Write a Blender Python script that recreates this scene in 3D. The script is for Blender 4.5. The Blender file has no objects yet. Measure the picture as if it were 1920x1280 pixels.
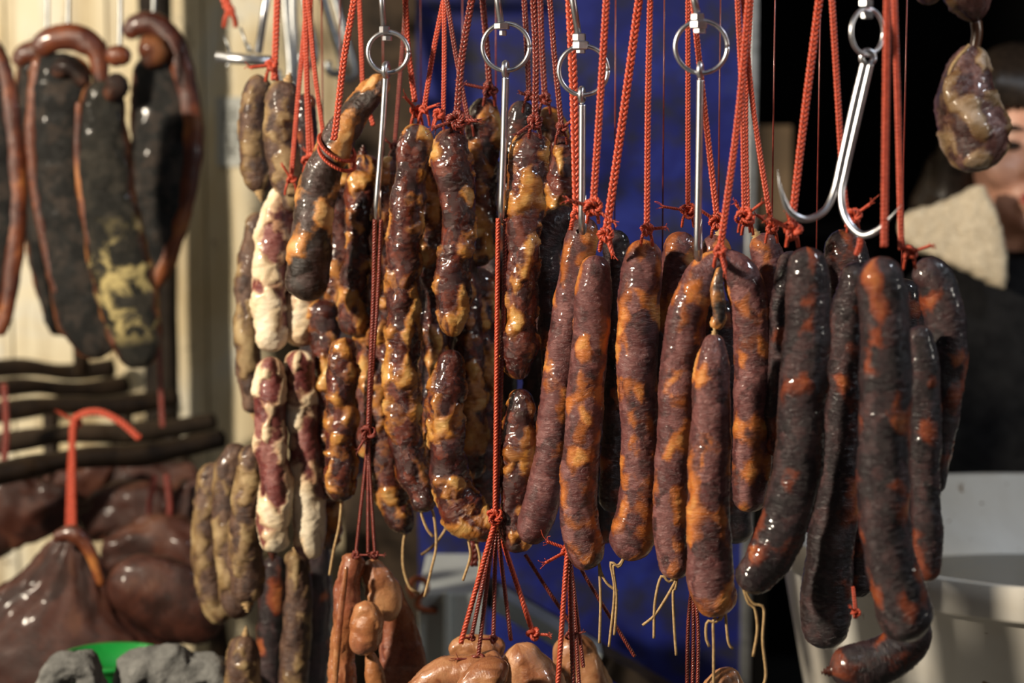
import bpy, math, random
import numpy as np
from mathutils import Vector, Matrix

S = bpy.context.scene
COL = S.collection
W, H = 1920, 1280
LENS, SENS = 70.0, 36.0
K = SENS / (LENS * W)
CAMZ = 1.50
PITCH = math.radians(6.0)

# ---------------------------------------------------------------- camera
cd = bpy.data.cameras.new('camera'); cam = bpy.data.objects.new('camera', cd); COL.objects.link(cam)
cam.location = (0, 0, CAMZ); cam.rotation_euler = (math.pi / 2 - PITCH, 0, 0)
cd.lens = LENS; cd.sensor_width = SENS; cd.clip_start = 0.05; cd.clip_end = 50
cd.dof.use_dof = True; cd.dof.focus_distance = 1.70; cd.dof.aperture_fstop = 4.0
S.camera = cam

# ---------------------------------------------------------------- world, exposure
w = bpy.data.worlds.new('world'); S.world = w; w.use_nodes = True
w.node_tree.nodes['Background'].inputs[0].default_value = (0.10, 0.13, 0.2, 1)
w.node_tree.nodes['Background'].inputs[1].default_value = 0.02
S.view_settings.view_transform = 'Standard'; S.view_settings.look = 'None'
S.view_settings.gamma = 1.0; S.view_settings.use_curve_mapping = False
S.view_settings.exposure = 0.12

# ---------------------------------------------------------------- lamps
def lamp(kind, loc, power, color, size=0.1, aim=None, size_y=None):
    d = bpy.data.lights.new('lamp', kind); d.energy = power; d.color = color
    if kind == 'AREA':
        d.shape = 'RECTANGLE'; d.size = size; d.size_y = size_y or size
    else:
        d.shadow_soft_size = size
    o = bpy.data.objects.new('lamp', d); COL.objects.link(o); o.location = loc
    if aim is not None:
        o.rotation_euler = (Vector(aim) - Vector(loc)).to_track_quat('-Z', 'Y').to_euler()
    return o
lamp('POINT', (-1.82, 0.72, 2.15), 350, (1.0, 0.87, 0.69), 0.075)            # stall bulb, left
lamp('POINT', (0.95, 1.62, 2.15), 13, (0.84, 0.91, 1.0), 0.06)              # bulb above the tub
lamp('POINT', (1.50, 1.15, 1.75), 9, (1.0, 0.93, 0.82), 0.08)               # unseen fill added at right to lift the tub's front wall
lamp('POINT', (-1.75, 2.35, 2.35), 15, (1.0, 0.90, 0.72), 0.05)             # unseen fill added to brighten the plank wall
lamp('AREA', (0.1, 0.2, 2.9), 2.2, (0.75, 0.85, 1.0), 1.3, (0.1, 1.8, 1.3), 0.25)   # tube light overhead

# ---------------------------------------------------------------- pixel <-> place
def P(px, py, Y):
    a = (px - W / 2) * K; b = -(py - H / 2) * K
    dy = math.cos(PITCH) + b * math.sin(PITCH)
    dz = b * math.cos(PITCH) - math.sin(PITCH)
    t = Y / dy
    return Vector((a * t, Y, CAMZ + dz * t))
def YF(px):                                  # the row of sausages runs from far left to near right
    return 1.0 / (0.5 + 0.0001333 * (px - 450))
RZ = 1.70

# ---------------------------------------------------------------- helpers: objects
def link(name, me, mat=None, parent=None):
    o = bpy.data.objects.new(name, me); COL.objects.link(o)
    if mat is not None: me.materials.append(mat)
    if parent is not None: o.parent = parent
    return o
def tag(o, label=None, cat=None, group=None, kind=None):
    if label: o['label'] = label
    if cat: o['category'] = cat
    if group: o['group'] = group
    if kind: o['kind'] = kind
    return o
def thing(name, label, cat, group=None):
    o = bpy.data.objects.new(name, None); COL.objects.link(o); o.empty_display_size = 0.02
    return tag(o, label, cat, group)
def setbase(root, loc):
    root.location = loc
    for c in root.children: c.location = -Vector(loc)
def mesh_np(name, V, F, smooth=True, attrs=None):
    me = bpy.data.meshes.new(name)
    V = np.asarray(V, dtype=np.float32); n = len(V)
    F = np.asarray(F, dtype=np.int32); m, q = F.shape
    me.vertices.add(n); me.vertices.foreach_set('co', V.ravel())
    me.loops.add(m * q); me.loops.foreach_set('vertex_index', F.ravel())
    me.polygons.add(m); me.polygons.foreach_set('loop_start', np.arange(0, m * q, q, dtype=np.int32))
    me.polygons.foreach_set('use_smooth', np.full(m, smooth))
    me.update(calc_edges=True); me.validate()
    if attrs:
        for k, v in attrs.items():
            if v.ndim == 1:
                a = me.attributes.new(k, 'FLOAT', 'POINT'); a.data.foreach_set('value', v.astype(np.float32))
            else:
                a = me.attributes.new(k, 'FLOAT_VECTOR', 'POINT'); a.data.foreach_set('vector', v.astype(np.float32).ravel())
    return me
def join_np(parts):
    Vs, Fs, n = [], [], 0
    for V, F in parts:
        Vs.append(V); Fs.append(np.asarray(F) + n); n += len(V)
    return np.vstack(Vs), np.vstack(Fs)

# ---------------------------------------------------------------- helpers: noise
_r = np.random.RandomState(7)
_perm = _r.permutation(256); _perm = np.concatenate([_perm] * 3)
_g = _r.normal(size=(256, 3)); _g /= np.linalg.norm(_g, axis=1)[:, None]
def pn(p):
    p = np.asarray(p, dtype=np.float64); i = np.floor(p).astype(int); f = p - i; i &= 255
    u = f * f * f * (f * (f * 6 - 15) + 10); out = 0
    for a in (0, 1):
        for b in (0, 1):
            for c in (0, 1):
                h = _perm[_perm[_perm[i[:, 0] + a] + i[:, 1] + b] + i[:, 2] + c]
                d = (_g[h] * (f - (a, b, c))).sum(1)
                wt = (u[:, 0] if a else 1 - u[:, 0]) * (u[:, 1] if b else 1 - u[:, 1]) * (u[:, 2] if c else 1 - u[:, 2])
                out = out + wt * d
    return out

# ---------------------------------------------------------------- helpers: tubes
def spline(pts, step):
    """Catmull-Rom through rows of numbers, resampled evenly by the first three."""
    p = np.asarray(pts, float)
    if len(p) == 2: fine = p[0] + (p[1] - p[0]) * np.linspace(0, 1, 60)[:, None]
    else:
        q = np.vstack([2 * p[0] - p[1], p, 2 * p[-1] - p[-2]]); out = []
        for i in range(1, len(q) - 2):
            t = np.linspace(0, 1, 40, endpoint=False)[:, None]
            a, b, c, d = q[i - 1], q[i], q[i + 1], q[i + 2]
            out.append(.5 * ((2 * b) + (-a + c) * t + (2 * a - 5 * b + 4 * c - d) * t ** 2 + (-a + 3 * b - 3 * c + d) * t ** 3))
        fine = np.vstack(out + [q[-2][None]])
    s = np.concatenate([[0], np.cumsum(np.linalg.norm(np.diff(fine[:, :3], axis=0), axis=1))])
    n = max(3, int(s[-1] / step) + 1); t = np.linspace(0, s[-1], n)
    return np.stack([np.interp(t, s, fine[:, k]) for k in range(fine.shape[1])], 1), t
def frames(C, up=(0, 1, 0)):
    T = np.gradient(C, axis=0); T /= np.linalg.norm(T, axis=1)[:, None] + 1e-12
    u = np.asarray(up, float)
    if abs(np.dot(u, T[0])) > .95: u = np.array((1., 0, 0))
    N = np.zeros_like(T); n = u - T[0] * np.dot(u, T[0]); n /= np.linalg.norm(n); N[0] = n
    for i in range(1, len(T)):
        n = N[i - 1] - T[i] * np.dot(N[i - 1], T[i]); N[i] = n / (np.linalg.norm(n) + 1e-12)
    return T, N, np.cross(T, N)
def tube_faces(m, n, base=0, caps=True):
    j = np.arange(n); jn = (j + 1) % n; F = []
    for i in range(m - 1):
        F.append(np.stack([i * n + j, i * n + jn, (i + 1) * n + jn, (i + 1) * n + j], 1))
    F = np.vstack(F)
    return F + base
def tube(C, R, n=8, up=(0, 1, 0), round_end=True):
    """plain tube along world points C with radius or radii R; returns V,F (ends closed by shrinking)"""
    C = np.asarray(C, float); R = np.full(len(C), R, float) if np.isscalar(R) else np.asarray(R, float)
    T, N, B = frames(C, up)
    C2 = np.vstack([C[:1], C, C[-1:]]); R2 = np.concatenate([[R[0] * .02], R, [R[-1] * .02]])
    N2 = np.vstack([N[:1], N, N[-1:]]); B2 = np.vstack([B[:1], B, B[-1:]])
    a = np.linspace(0, 2 * np.pi, n, endpoint=False)
    V = C2[:, None] + R2[:, None, None] * (np.cos(a)[None, :, None] * N2[:, None] + np.sin(a)[None, :, None] * B2[:, None])
    return V.reshape(-1, 3), tube_faces(len(C2), n)
def px_path(pts, Y):
    out = []
    for p in pts:
        out.append(tuple(P(p[0], p[1], Y + (p[2] if len(p) > 2 else 0))))
    return out

# ---------------------------------------------------------------- materials
def mat(name, color=(.5, .5, .5), rough=.5, metal=0.0, coat=0.0):
    m = bpy.data.materials.new(name); m.use_nodes = True
    b = m.node_tree.nodes['Principled BSDF']
    b.inputs['Base Color'].default_value = (*color, 1); b.inputs['Roughness'].default_value = rough
    b.inputs['Metallic'].default_value = metal; b.inputs['Coat Weight'].default_value = coat
    return m, m.node_tree, b
def nd(t, kind, **kw):
    n = t.nodes.new('ShaderNode' + kind)
    for k, v in kw.items():
        if k in n.inputs: n.inputs[k].default_value = v
        else: setattr(n, k, v)
    return n
def noise(t, vec, scale, detail=3, rough=.55, dist=0.0):
    n = nd(t, 'TexNoise'); n.inputs['Scale'].default_value = scale; n.inputs['Detail'].default_value = detail
    n.inputs['Roughness'].default_value = rough; n.inputs['Distortion'].default_value = dist
    if vec is not None: t.links.new(vec, n.inputs['Vector'])
    return n.outputs['Fac']
def ramp(t, fac, stops, interp='LINEAR'):
    n = nd(t, 'ValToRGB'); n.color_ramp.interpolation = interp; e = n.color_ramp.elements
    while len(e) < len(stops): e.new(.5)
    for i, (p, c) in enumerate(stops):
        e[i].position = p; e[i].color = (*c, 1) if len(c) == 3 else c
    t.links.new(fac, n.inputs[0]); return n.outputs[0]
def mix(t, fac, a, b, blend='MIX'):
    n = nd(t, 'Mix', data_type='RGBA', blend_type=blend)
    for s, v in ((n.inputs[0], fac), (n.inputs[6], a), (n.inputs[7], b)):
        if isinstance(v, (float, int)): s.default_value = v
        elif isinstance(v, tuple): s.default_value = (*v, 1)
        else: t.links.new(v, s)
    return n.outputs[2]
def mth(t, op, a, b=None, clamp=False):
    n = nd(t, 'Math', operation=op, use_clamp=clamp)
    for s, v in ((n.inputs[0], a), (n.inputs[1], b)):
        if v is None: continue
        if isinstance(v, (float, int)): s.default_value = v
        else: t.links.new(v, s)
    return n.outputs[0]
def bump(t, b, h, strength, dist, prev=None):
    n = nd(t, 'Bump'); n.inputs['Strength'].default_value = strength; n.inputs['Distance'].default_value = dist
    t.links.new(h, n.inputs['Height'])
    if prev is not None: t.links.new(prev, n.inputs['Normal'])
    t.links.new(n.outputs[0], b.inputs['Normal']); return n.outputs[0]
def objco(t): return nd(t, 'TexCoord').outputs['Object']
def scaled(t, vec, s):
    n = nd(t, 'Mapping'); n.inputs['Scale'].default_value = s; t.links.new(vec, n.inputs['Vector']); return n.outputs[0]

def meat_mat(name, meat, fat, rough, coat, wr, edge=0.0012, spots=None, rr=0.12, sss=0.0, bloom=None, fine=.35):
    """meat/fat: three colours each, dark to light; wr: wrinkle strength (around the casing)"""
    m, t, b = mat(name, meat[1], rough, 0, coat)
    fa = nd(t, 'Attribute', attribute_name='fat').outputs['Fac']
    ce = nd(t, 'Attribute', attribute_name='cell').outputs['Fac']
    co = nd(t, 'Attribute', attribute_name='tub').outputs['Vector']
    n1 = noise(t, co, 140, 4, .6, .6); n2 = noise(t, co, 420, 3, .6); nb = noise(t, co, 38, 3, .6, .8)
    f = mth(t, 'ADD', fa, mth(t, 'MULTIPLY', mth(t, 'SUBTRACT', n1, .5), .007))
    f = mth(t, 'ADD', mth(t, 'DIVIDE', f, edge * 2.0), .5, True)
    k1 = mth(t, 'ADD', mth(t, 'MULTIPLY', n1, .7), mth(t, 'MULTIPLY', ce, .35), True)
    k2 = mth(t, 'ADD', mth(t, 'ADD', mth(t, 'MULTIPLY', nb, .45), mth(t, 'MULTIPLY', ce, .25)), mth(t, 'MULTIPLY', fa, 55), True)
    cm = ramp(t, k1, [(.25, meat[0]), (.5, meat[1]), (.78, meat[2])])
    cf = ramp(t, k2, [(.25, fat[0]), (.48, fat[1]), (.75, fat[2])])
    c = mix(t, f, cm, cf)
    if spots: c = mix(t, ramp(t, nb, [(.52, (0, 0, 0)), (.62, (1, 1, 1))]), c, spots)
    if bloom:
        al = nd(t, 'Attribute', attribute_name='along').outputs['Fac']
        msk = mth(t, 'MULTIPLY', ramp(t, al, [(.46, (0, 0, 0)), (.62, (1, 1, 1)), (.84, (1, 1, 1)), (.92, (0, 0, 0))]), ramp(t, noise(t, co, 30, 4, .65, .4), [(.50, (0, 0, 0)), (.62, (1, 1, 1))]))
        c = mix(t, mth(t, 'MULTIPLY', msk, bloom[0]), c, bloom[1])
    t.links.new(c, b.inputs['Base Color'])
    t.links.new(mth(t, 'ADD', mth(t, 'MULTIPLY', n2, rr * 2), rough - rr), b.inputs['Roughness'])
    b.inputs['Coat Roughness'].default_value = .12
    wv = noise(t, scaled(t, co, (85, 85, 260)), 1.0, 5, .66, 2.6)     # wrinkles running round the casing
    nn = bump(t, b, wv, wr, .0016)
    bump(t, b, n2, fine, .0007, nn)
    if sss > 0:
        b.inputs['Subsurface Weight'].default_value = sss; b.inputs['Subsurface Radius'].default_value = (.006, .002, .001)
        b.inputs['Subsurface Scale'].default_value = 1.0
    return m
M = {}
M['A'] = meat_mat('glossy cured meat', [(.014, .003, .003), (.055, .010, .007), (.17, .032, .014)],
                  [(.17, .042, .007), (.46, .18, .030), (.74, .46, .15)], .20, .8, .8, fine=.7)
M['AD'] = meat_mat('dusty dark cured meat', [(.008, .006, .005), (.035, .020, .015), (.09, .05, .045)],
                   [(.22, .08, .018), (.50, .20, .045), (.68, .40, .16)], .42, .25, .6)
M['B'] = meat_mat('brown cured meat', [(.034, .011, .011), (.120, .037, .036), (.25, .10, .092)],
                  [(.18, .042, .012), (.48, .14, .024), (.72, .34, .09)], .36, .45, .9, fine=.5)
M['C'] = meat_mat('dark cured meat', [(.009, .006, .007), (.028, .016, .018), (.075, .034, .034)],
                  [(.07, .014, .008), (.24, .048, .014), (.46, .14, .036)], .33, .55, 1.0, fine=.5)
M['D'] = meat_mat('pale fatty cured meat', [(.08, .015, .015), (.19, .045, .040), (.30, .12, .10)],
                  [(.50, .27, .15), (.78, .60, .38), (.86, .74, .55)], .36, .35, .6)
M['E'] = meat_mat('dull dry cured meat', [(.030, .013, .009), (.085, .042, .028), (.17, .095, .060)],
                  [(.13, .070, .028), (.25, .155, .065), (.42, .30, .15)], .5, .15, .7)
M['F'] = meat_mat('duck meat in casing', [(.025, .009, .008), (.085, .030, .024), (.24, .12, .10)],
                  [(.14, .06, .02), (.28, .17, .08), (.50, .36, .25)], .3, .5, .6)
M['slab'] = meat_mat('smoked blackened flesh', [(.004, .003, .003), (.012, .012, .011), (.050, .036, .028)],
                     [(.05, .012, .006), (.14, .035, .012), (.33, .12, .035)], .5, .3, .8, .006)
M['slabM'] = meat_mat('smoked flesh with yellow mould', [(.004, .004, .003), (.013, .012, .009), (.04, .034, .025)],
                      [(.05, .012, .006), (.12, .035, .012), (.30, .12, .035)], .55, .2, .8, .006, bloom=(.95, (.50, .40, .17)))
M['rind'] = meat_mat('red brown smoked rind', [(.025, .007, .005), (.070, .017, .009), (.15, .045, .018)],
                     [(.09, .020, .009), (.22, .055, .016), (.46, .17, .04)], .36, .35, .4, .006)
M['pig'] = meat_mat('dark red smoked pig skin', [(.010, .004, .003), (.034, .010, .007), (.085, .026, .016)],
                    [(.03, .010, .006), (.06, .017, .009), (.13, .05, .025)], .5, .12, .5, .01)
M['skin'] = meat_mat('tan cooked pork skin', [(.16, .05, .022), (.34, .13, .060), (.50, .25, .13)],
                     [(.30, .12, .045), (.50, .24, .10), (.62, .36, .17)], .3, .6, .35, .006)
M['pink'] = meat_mat('red brown cooked offal', [(.10, .025, .016), (.24, .075, .048), (.36, .15, .095)],
                     [(.30, .10, .03), (.42, .17, .06), (.56, .28, .12)], .28, .7, .35, .006)

def simple(name, c0, c1, scale, rough, metal=0, bmp=0.3, bd=.001, coat=0, detail=4):
    m, t, b = mat(name, c0, rough, metal, coat); co = objco(t); n = noise(t, co, scale, detail, .6, .3)
    t.links.new(ramp(t, n, [(.3, c0), (.7, c1)]), b.inputs['Base Color']); bump(t, b, n, bmp, bd); return m
M['cord'] = simple('red nylon cord', (.40, .045, .018), (.60, .095, .045), 260, .42, 0, .25, .0004)
M['cordD'] = simple('grease-soaked red cord', (.13, .018, .012), (.25, .040, .025), 200, .38, 0, .25, .0004, .3)
M['twine'] = simple('tan cotton twine', (.30, .17, .07), (.55, .38, .18), 300, .7, 0, .4, .0006)
M['steel'] = simple('stainless steel', (.60, .61, .64), (.76, .77, .80), 120, .36, 1, .06, .0003)
M['steelD'] = simple('dull steel', (.34, .35, .34), (.55, .56, .56), 60, .45, 1, .15, .0005)
M['wood'] = simple('smoke-darkened wooden pole', (.010, .006, .004), (.035, .021, .011), 30, .6, 0, .5, .003)
M['woodB'] = simple('weathered brown post', (.012, .008, .005), (.070, .046, .028), 14, .7, 0, .6, .004)
M['post'] = simple('black-brown post', (.008, .006, .005), (.028, .020, .014), 20, .7, 0, .6, .004)
M['rust'] = simple('rusty orange steel', (.22, .05, .015), (.45, .12, .04), 90, .6, .3, .5, .001)
M['green'] = simple('green plastic', (.006, .20, .03), (.012, .28, .045), 40, .35, 0, .05, .001)
M['cloth'] = simple('grey cotton cloth', (.07, .07, .067), (.20, .20, .19), 45, .9, 0, .8, .006)
M['tin'] = simple('pale grey painted sheet', (.42, .46, .46), (.58, .62, .62), 9, .45, .2, .1, .001)
M['label'] = simple('pale grey sticker', (.42, .44, .42), (.55, .56, .52), 30, .6, 0, .1, .001)
M['ink'] = simple('faded dark ink', (.10, .10, .09), (.2, .2, .18), 60, .7, 0, .1, .001)
M['card'] = simple('brown cardboard', (.20, .13, .07), (.28, .19, .11), 10, .8, 0, .2, .001)
M['floor'] = simple('damp concrete', (.05, .05, .048), (.12, .115, .11), 3, .6, 0, .3, .003)
M['dark'] = simple('black for unlit depth', (.004, .004, .004), (.010, .009, .008), 2, .8, 0, .2, .003)  # near-black colour stands in for darkness where no light reaches

def wall_mat():
    m, t, b = mat('weathered cream planks', (.6, .5, .35), .6); co = objco(t)
    big = noise(t, scaled(t, co, (3.5, 1, 1.6)), 1.6, 5, .6, .8)
    st = noise(t, scaled(t, co, (14, 1, 1.2)), 1.5, 4, .6, .4)
    c = ramp(t, big, [(.26, (.40, .28, .13)), (.38, (.66, .54, .32)), (.55, (.78, .70, .51)), (.68, (.68, .69, .64)), (.8, (.45, .49, .50))])
    c = mix(t, mth(t, 'MULTIPLY', ramp(t, st, [(.48, (0, 0, 0)), (.64, (1, 1, 1))]), .85), c, (.34, .25, .13))
    sp = noise(t, co, 22, 4, .7); c = mix(t, ramp(t, sp, [(.62, (0, 0, 0)), (.72, (1, 1, 1))]), c, (.22, .16, .09))
    t.links.new(c, b.inputs['Base Color']); bump(t, b, st, .4, .004); return m
M['planks'] = wall_mat()
def blue_mat():
    m, t, b = mat('blue painted sheet', (.01, .02, .3), .45); co = objco(t)
    n = noise(t, co, 9, 5, .68, .3); n2 = noise(t, co, 40, 3, .6)
    c = ramp(t, n, [(.3, (.003, .006, .050)), (.5, (.005, .009, .130)), (.62, (.012, .022, .19))])
    c = mix(t, mth(t, 'MULTIPLY', ramp(t, noise(t, co, 16, 5, .7), [(.46, (0, 0, 0)), (.64, (1, 1, 1))]), .85), c, (.018, .017, .016))
    t.links.new(c, b.inputs['Base Color']); bump(t, b, n2, .15, .002); return m
M['blue'] = blue_mat()
def tub_mat():
    m, t, b = mat('white plastic', (.7, .68, .62), .35); co = objco(t)
    n = noise(t, co, 6, 4, .6, .2); sp = noise(t, co, 75, 2, .5, .5)
    c = ramp(t, n, [(.3, (.66, .61, .52)), (.6, (.82, .80, .74))])
    c = mix(t, ramp(t, sp, [(.71, (0, 0, 0)), (.76, (1, 1, 1))]), c, (.22, .12, .04))
    t.links.new(c, b.inputs['Base Color'])
    b.inputs['Subsurface Weight'].default_value = 0.0; return m
M['tub'] = tub_mat()
M['brine'] = simple('cloudy brown brine', (.13, .085, .03), (.24, .18, .08), 8, .15, 0, .15, .004)
M['face'] = simple('warm skin', (.62, .30, .20), (.74, .41, .29), 18, .42, 0, .1, .001)
M['lip'] = simple('dark pink lips', (.40, .04, .04), (.48, .07, .06), 60, .35, 0, .1, .0005)
M['hair'] = simple('black brown hair', (.008, .006, .005), (.035, .024, .017), 120, .35, 0, .5, .002)
M['jacket'] = simple('black jacket cloth', (.006, .006, .007), (.016, .016, .017), 50, .7, 0, .4, .002)
M['fleece'] = simple('cream fleece', (.62, .50, .34), (.86, .74, .55), 110, .95, 0, 1.0, .006, detail=6)
M['eye'] = simple('dark eye', (.01, .008, .006), (.03, .02, .015), 60, .15, 0, .05, .0005)
M['trouser'] = simple('dark trousers', (.01, .01, .014), (.02, .02, .025), 60, .8, 0, .3, .001)

for k_, v_ in (('jacket', .08), ('trouser', .08), ('slab', .22), ('slabM', .22), ('pig', .3), ('dark', .05), ('wood', .25), ('post', .15), ('woodB', .25), ('hair', .3), ('C', .4)):
    M[k_].node_tree.nodes['Principled BSDF'].inputs['Specular IOR Level'].default_value = v_
for k_, v_ in (('slab', .12), ('slabM', .1)): M[k_].node_tree.nodes['Principled BSDF'].inputs['Coat Weight'].default_value = v_

# ---------------------------------------------------------------- cured meats
#            cell   fat   dome    crease  lump   wrinkle fine
KIND = {'A': (.0098, .37, .0019, .0008, .0042, .0012),
        'AD': (.0140, .34, .0016, .0006, .0030, .0007),
        'B': (.0100, .32, .0004, .0002, .0018, .0008),
        'C': (.0100, .16, .0004, .0002, .0022, .0009),
        'D': (.0120, .54, .0019, .0007, .0036, .0006),
        'E': (.0090, .36, .0012, .0006, .0030, .0006),
        'F': (.0160, .38, .0026, .0010, .0050, .0008),
        'P': (.0300, .40, .0010, .0004, .0110, .0012),
        'R': (.0300, .40, .0004, .0002, .0018, .0010)}
def bulk(pts, widths, Y, kind, seed, seg=52, step=.00125, flat=1.0, cap=1.0, up=(0, 1, 0), mode=None, fatf=None):
    """closed, lumpy tapering body along pixel points; returns a mesh"""
    rs = np.random.RandomState(seed)
    if np.isscalar(widths): widths = [widths] * len(pts)
    if kind == 'A' and mode is None: widths = [q * 1.1 for q in widths]
    Wp = px_path(pts, Y)
    rows = [(*p, wd * .5 * K * p[1]) for p, wd in zip(Wp, widths)]
    C, s = spline(rows, step)
    R0 = C[:, 3].copy(); C = C[:, :3]; L = s[-1]
    cell, ff, dome, crease, lump, wr = KIND.get(kind, (.014, .4, .0015, .0008, .004, .0006))
    if fatf is not None: ff = fatf
    # rounded ends
    def endr(d, c): x = np.clip(1 - d / c, 0, 1); return np.sqrt(np.clip(1 - x ** 2.2, 0, 1))
    prof = endr(s, R0[0] * cap + 1e-6) * endr(L - s, R0[-1] * cap + 1e-6)
    T, N, B = frames(C, up)
    a = np.linspace(0, 2 * np.pi, seg, endpoint=False); ca, sa = np.cos(a), np.sin(a)
    m = len(C); Rm = float(np.mean(R0))
    tubc = np.stack([np.broadcast_to(Rm * ca, (m, seg)), np.broadcast_to(Rm * sa, (m, seg)), np.broadcast_to(s[:, None], (m, seg))], 2).reshape(-1, 3)
    off = rs.uniform(0, 100, 3)
    # pieces of fat and lean: cells on the casing
    nc = max(8, int(2 * np.pi * Rm * L / (cell * cell * 1.15)))
    th = rs.uniform(0, 2 * np.pi, nc); ss = rs.uniform(0, L, nc)
    sd = np.stack([Rm * np.cos(th), Rm * np.sin(th), ss], 1)
    cl = pn(sd * 32 + off) * 1.3 + rs.normal(0, .28, nc)
    isfat = cl > np.quantile(cl, 1 - ff); cv = rs.uniform(0, 1, nc)
    warp = np.stack([pn(tubc * 90 + off + k * 17) for k in range(3)], 1) * cell * .55
    q = (tubc + warp); q2 = q * (1, 1, .72); sd2 = sd * (1, 1, .72)
    f1 = np.full(len(q), 9.); f2 = np.full(len(q), 9.); df = np.full(len(q), 9.); dm = np.full(len(q), 9.); cvv = np.zeros(len(q))
    order = np.argsort(ss)
    CH = seg * 40
    for i0 in range(0, len(q), CH):
        qq = q2[i0:i0 + CH]; zlo, zhi = qq[:, 2].min() - cell * 3.2, qq[:, 2].max() + cell * 3.2
        idx = np.where((sd2[:, 2] > zlo) & (sd2[:, 2] < zhi))[0]
        if len(idx) < 2: idx = np.arange(nc)
        D = np.sqrt(((qq[:, None] - sd2[idx][None]) ** 2).sum(2))
        k = D.argmin(1); f1[i0:i0 + CH] = D[np.arange(len(qq)), k]; cvv[i0:i0 + CH] = cv[idx[k]]
        D2 = D.copy(); D2[np.arange(len(qq)), k] = 9; f2[i0:i0 + CH] = D2.min(1)
        fi = isfat[idx]
        if fi.any(): df[i0:i0 + CH] = D[:, fi].min(1)
        if (~fi).any(): dm[i0:i0 + CH] = D[:, ~fi].min(1)
    fat = np.clip(dm - df, -.02, .02) * .5
    fb = np.clip(fat / (cell * .22), -1, 1); fb = np.sign(fb) * (1 - (1 - np.abs(fb)) ** 2)
    dd = dome * (.55 * fb + .5 * np.clip(1 - (f1 / (cell * .85)) ** 2, 0, 1)) - crease * (.45 * np.exp(-((f2 - f1) / (cell * .12)) ** 2) + .8 * np.exp(-(fat / (cell * .05)) ** 2))
    dd = dd + lump * pn(tubc * 42 + off + 5) * 1.4 + wr * pn(tubc * (170, 170, 520) + off) + dome * .45 * pn(tubc * 230 + off) + wr * .8 * pn(tubc * 480 + off)
    if mode == 'slab':            # rind colour along both edges, black flesh on the faces
        fat = (np.abs(np.broadcast_to(sa, (m, seg)).reshape(-1)) - .90) * .05 + .006 * pn(tubc * 25 + off)
    if mode == 'smooth': fat = .01 * pn(tubc * 20 + off)
    dd = dd * np.repeat(np.minimum(1, prof * 1.3), seg) * np.repeat(np.clip(R0 / .012, .15, 1), seg)
    r = (R0 * prof)[:, None] + dd.reshape(m, seg)
    V = C[:, None] + r[:, :, None] * (ca[None, :, None] * N[:, None] * flat + sa[None, :, None] * B[:, None])
    V = V.reshape(-1, 3)
    return mesh_np('meat', V, tube_faces(m, seg), True, {'fat': fat, 'cell': cvv, 'tub': tubc + off * .01, 'along': np.repeat(s / L, seg)})

def strand(pts, Y, wpx, name, material, parent, n=6):
    """thin thread through pixel points"""
    p = px_path(pts, Y); C, s = spline(p, .003)
    V, F = tube(C, wpx * .5 * K * Y, n)
    return link(name, mesh_np(name, V, F), material, parent)
SEED = [100]
def nseed(): SEED[0] += 1; return SEED[0]
def sausage(name, pts, widths, kind, off, label, group, cat='sausage', tails=(), tie=None, bottom=None, hang=0, **kw):
    Y = YF(sum(p[0] for p in pts) / len(pts)) + off
    root = thing(name, label, cat, group)
    link('casing', bulk(pts, widths, Y, kind if kind in KIND else kind, kw.pop('seed', nseed()), **kw), M[kind], root)
    for tl in tails:
        e = min((pts[0], pts[-1]), key=lambda q: math.hypot(q[0] - tl[0][0], q[1] - tl[0][1]))
        strand([(e[0], e[1] - (8 if e[1] > 500 else -8))] + ([((e[0] + tl[0][0]) / 2, (e[1] + tl[0][1]) / 2 + 8)] if math.hypot(e[0] - tl[0][0], e[1] - tl[0][1]) > 24 else []) + list(tl), Y, 6, 'twine_tail', M['twine'], root)
    w0 = widths if np.isscalar(widths) else widths[0]; w1 = widths if np.isscalar(widths) else widths[-1]
    def nub(a, b, wd):
        d = Vector((a[0] - b[0], a[1] - b[1])).normalized()
        e = (a[0] + d.x * 16, a[1] + d.y * 16)
        p = px_path([(a[0] - d.x * 6, a[1] - d.y * 6), a, e], Y); C, s = spline(p, .0012)
        x = np.linspace(0, 1, len(C)); R = wd * K * Y * (.26 - .22 * x + .05 * np.sin(x * 20))
        V, F = tube(C, R, 12); link('tied_end', mesh_np('tied_end', V, F), M['twine'] if kind in 'EB' else M['rind'], root)
    if hang:
        a = P(pts[0][0], pts[0][1] + 6, Y); V_, F_ = tube([tuple(a), (a.x, a.y, RZ)], .0008, 6)
        link('hanging_thread', mesh_np('hanging_thread', V_, F_), M['cordD'], root)
    if tie: nub(pts[0], pts[1], w0)
    if bottom: nub(pts[-1], pts[-2], w1)
    setbase(root, P(pts[0][0], pts[0][1], Y))
    return root, Y

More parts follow.
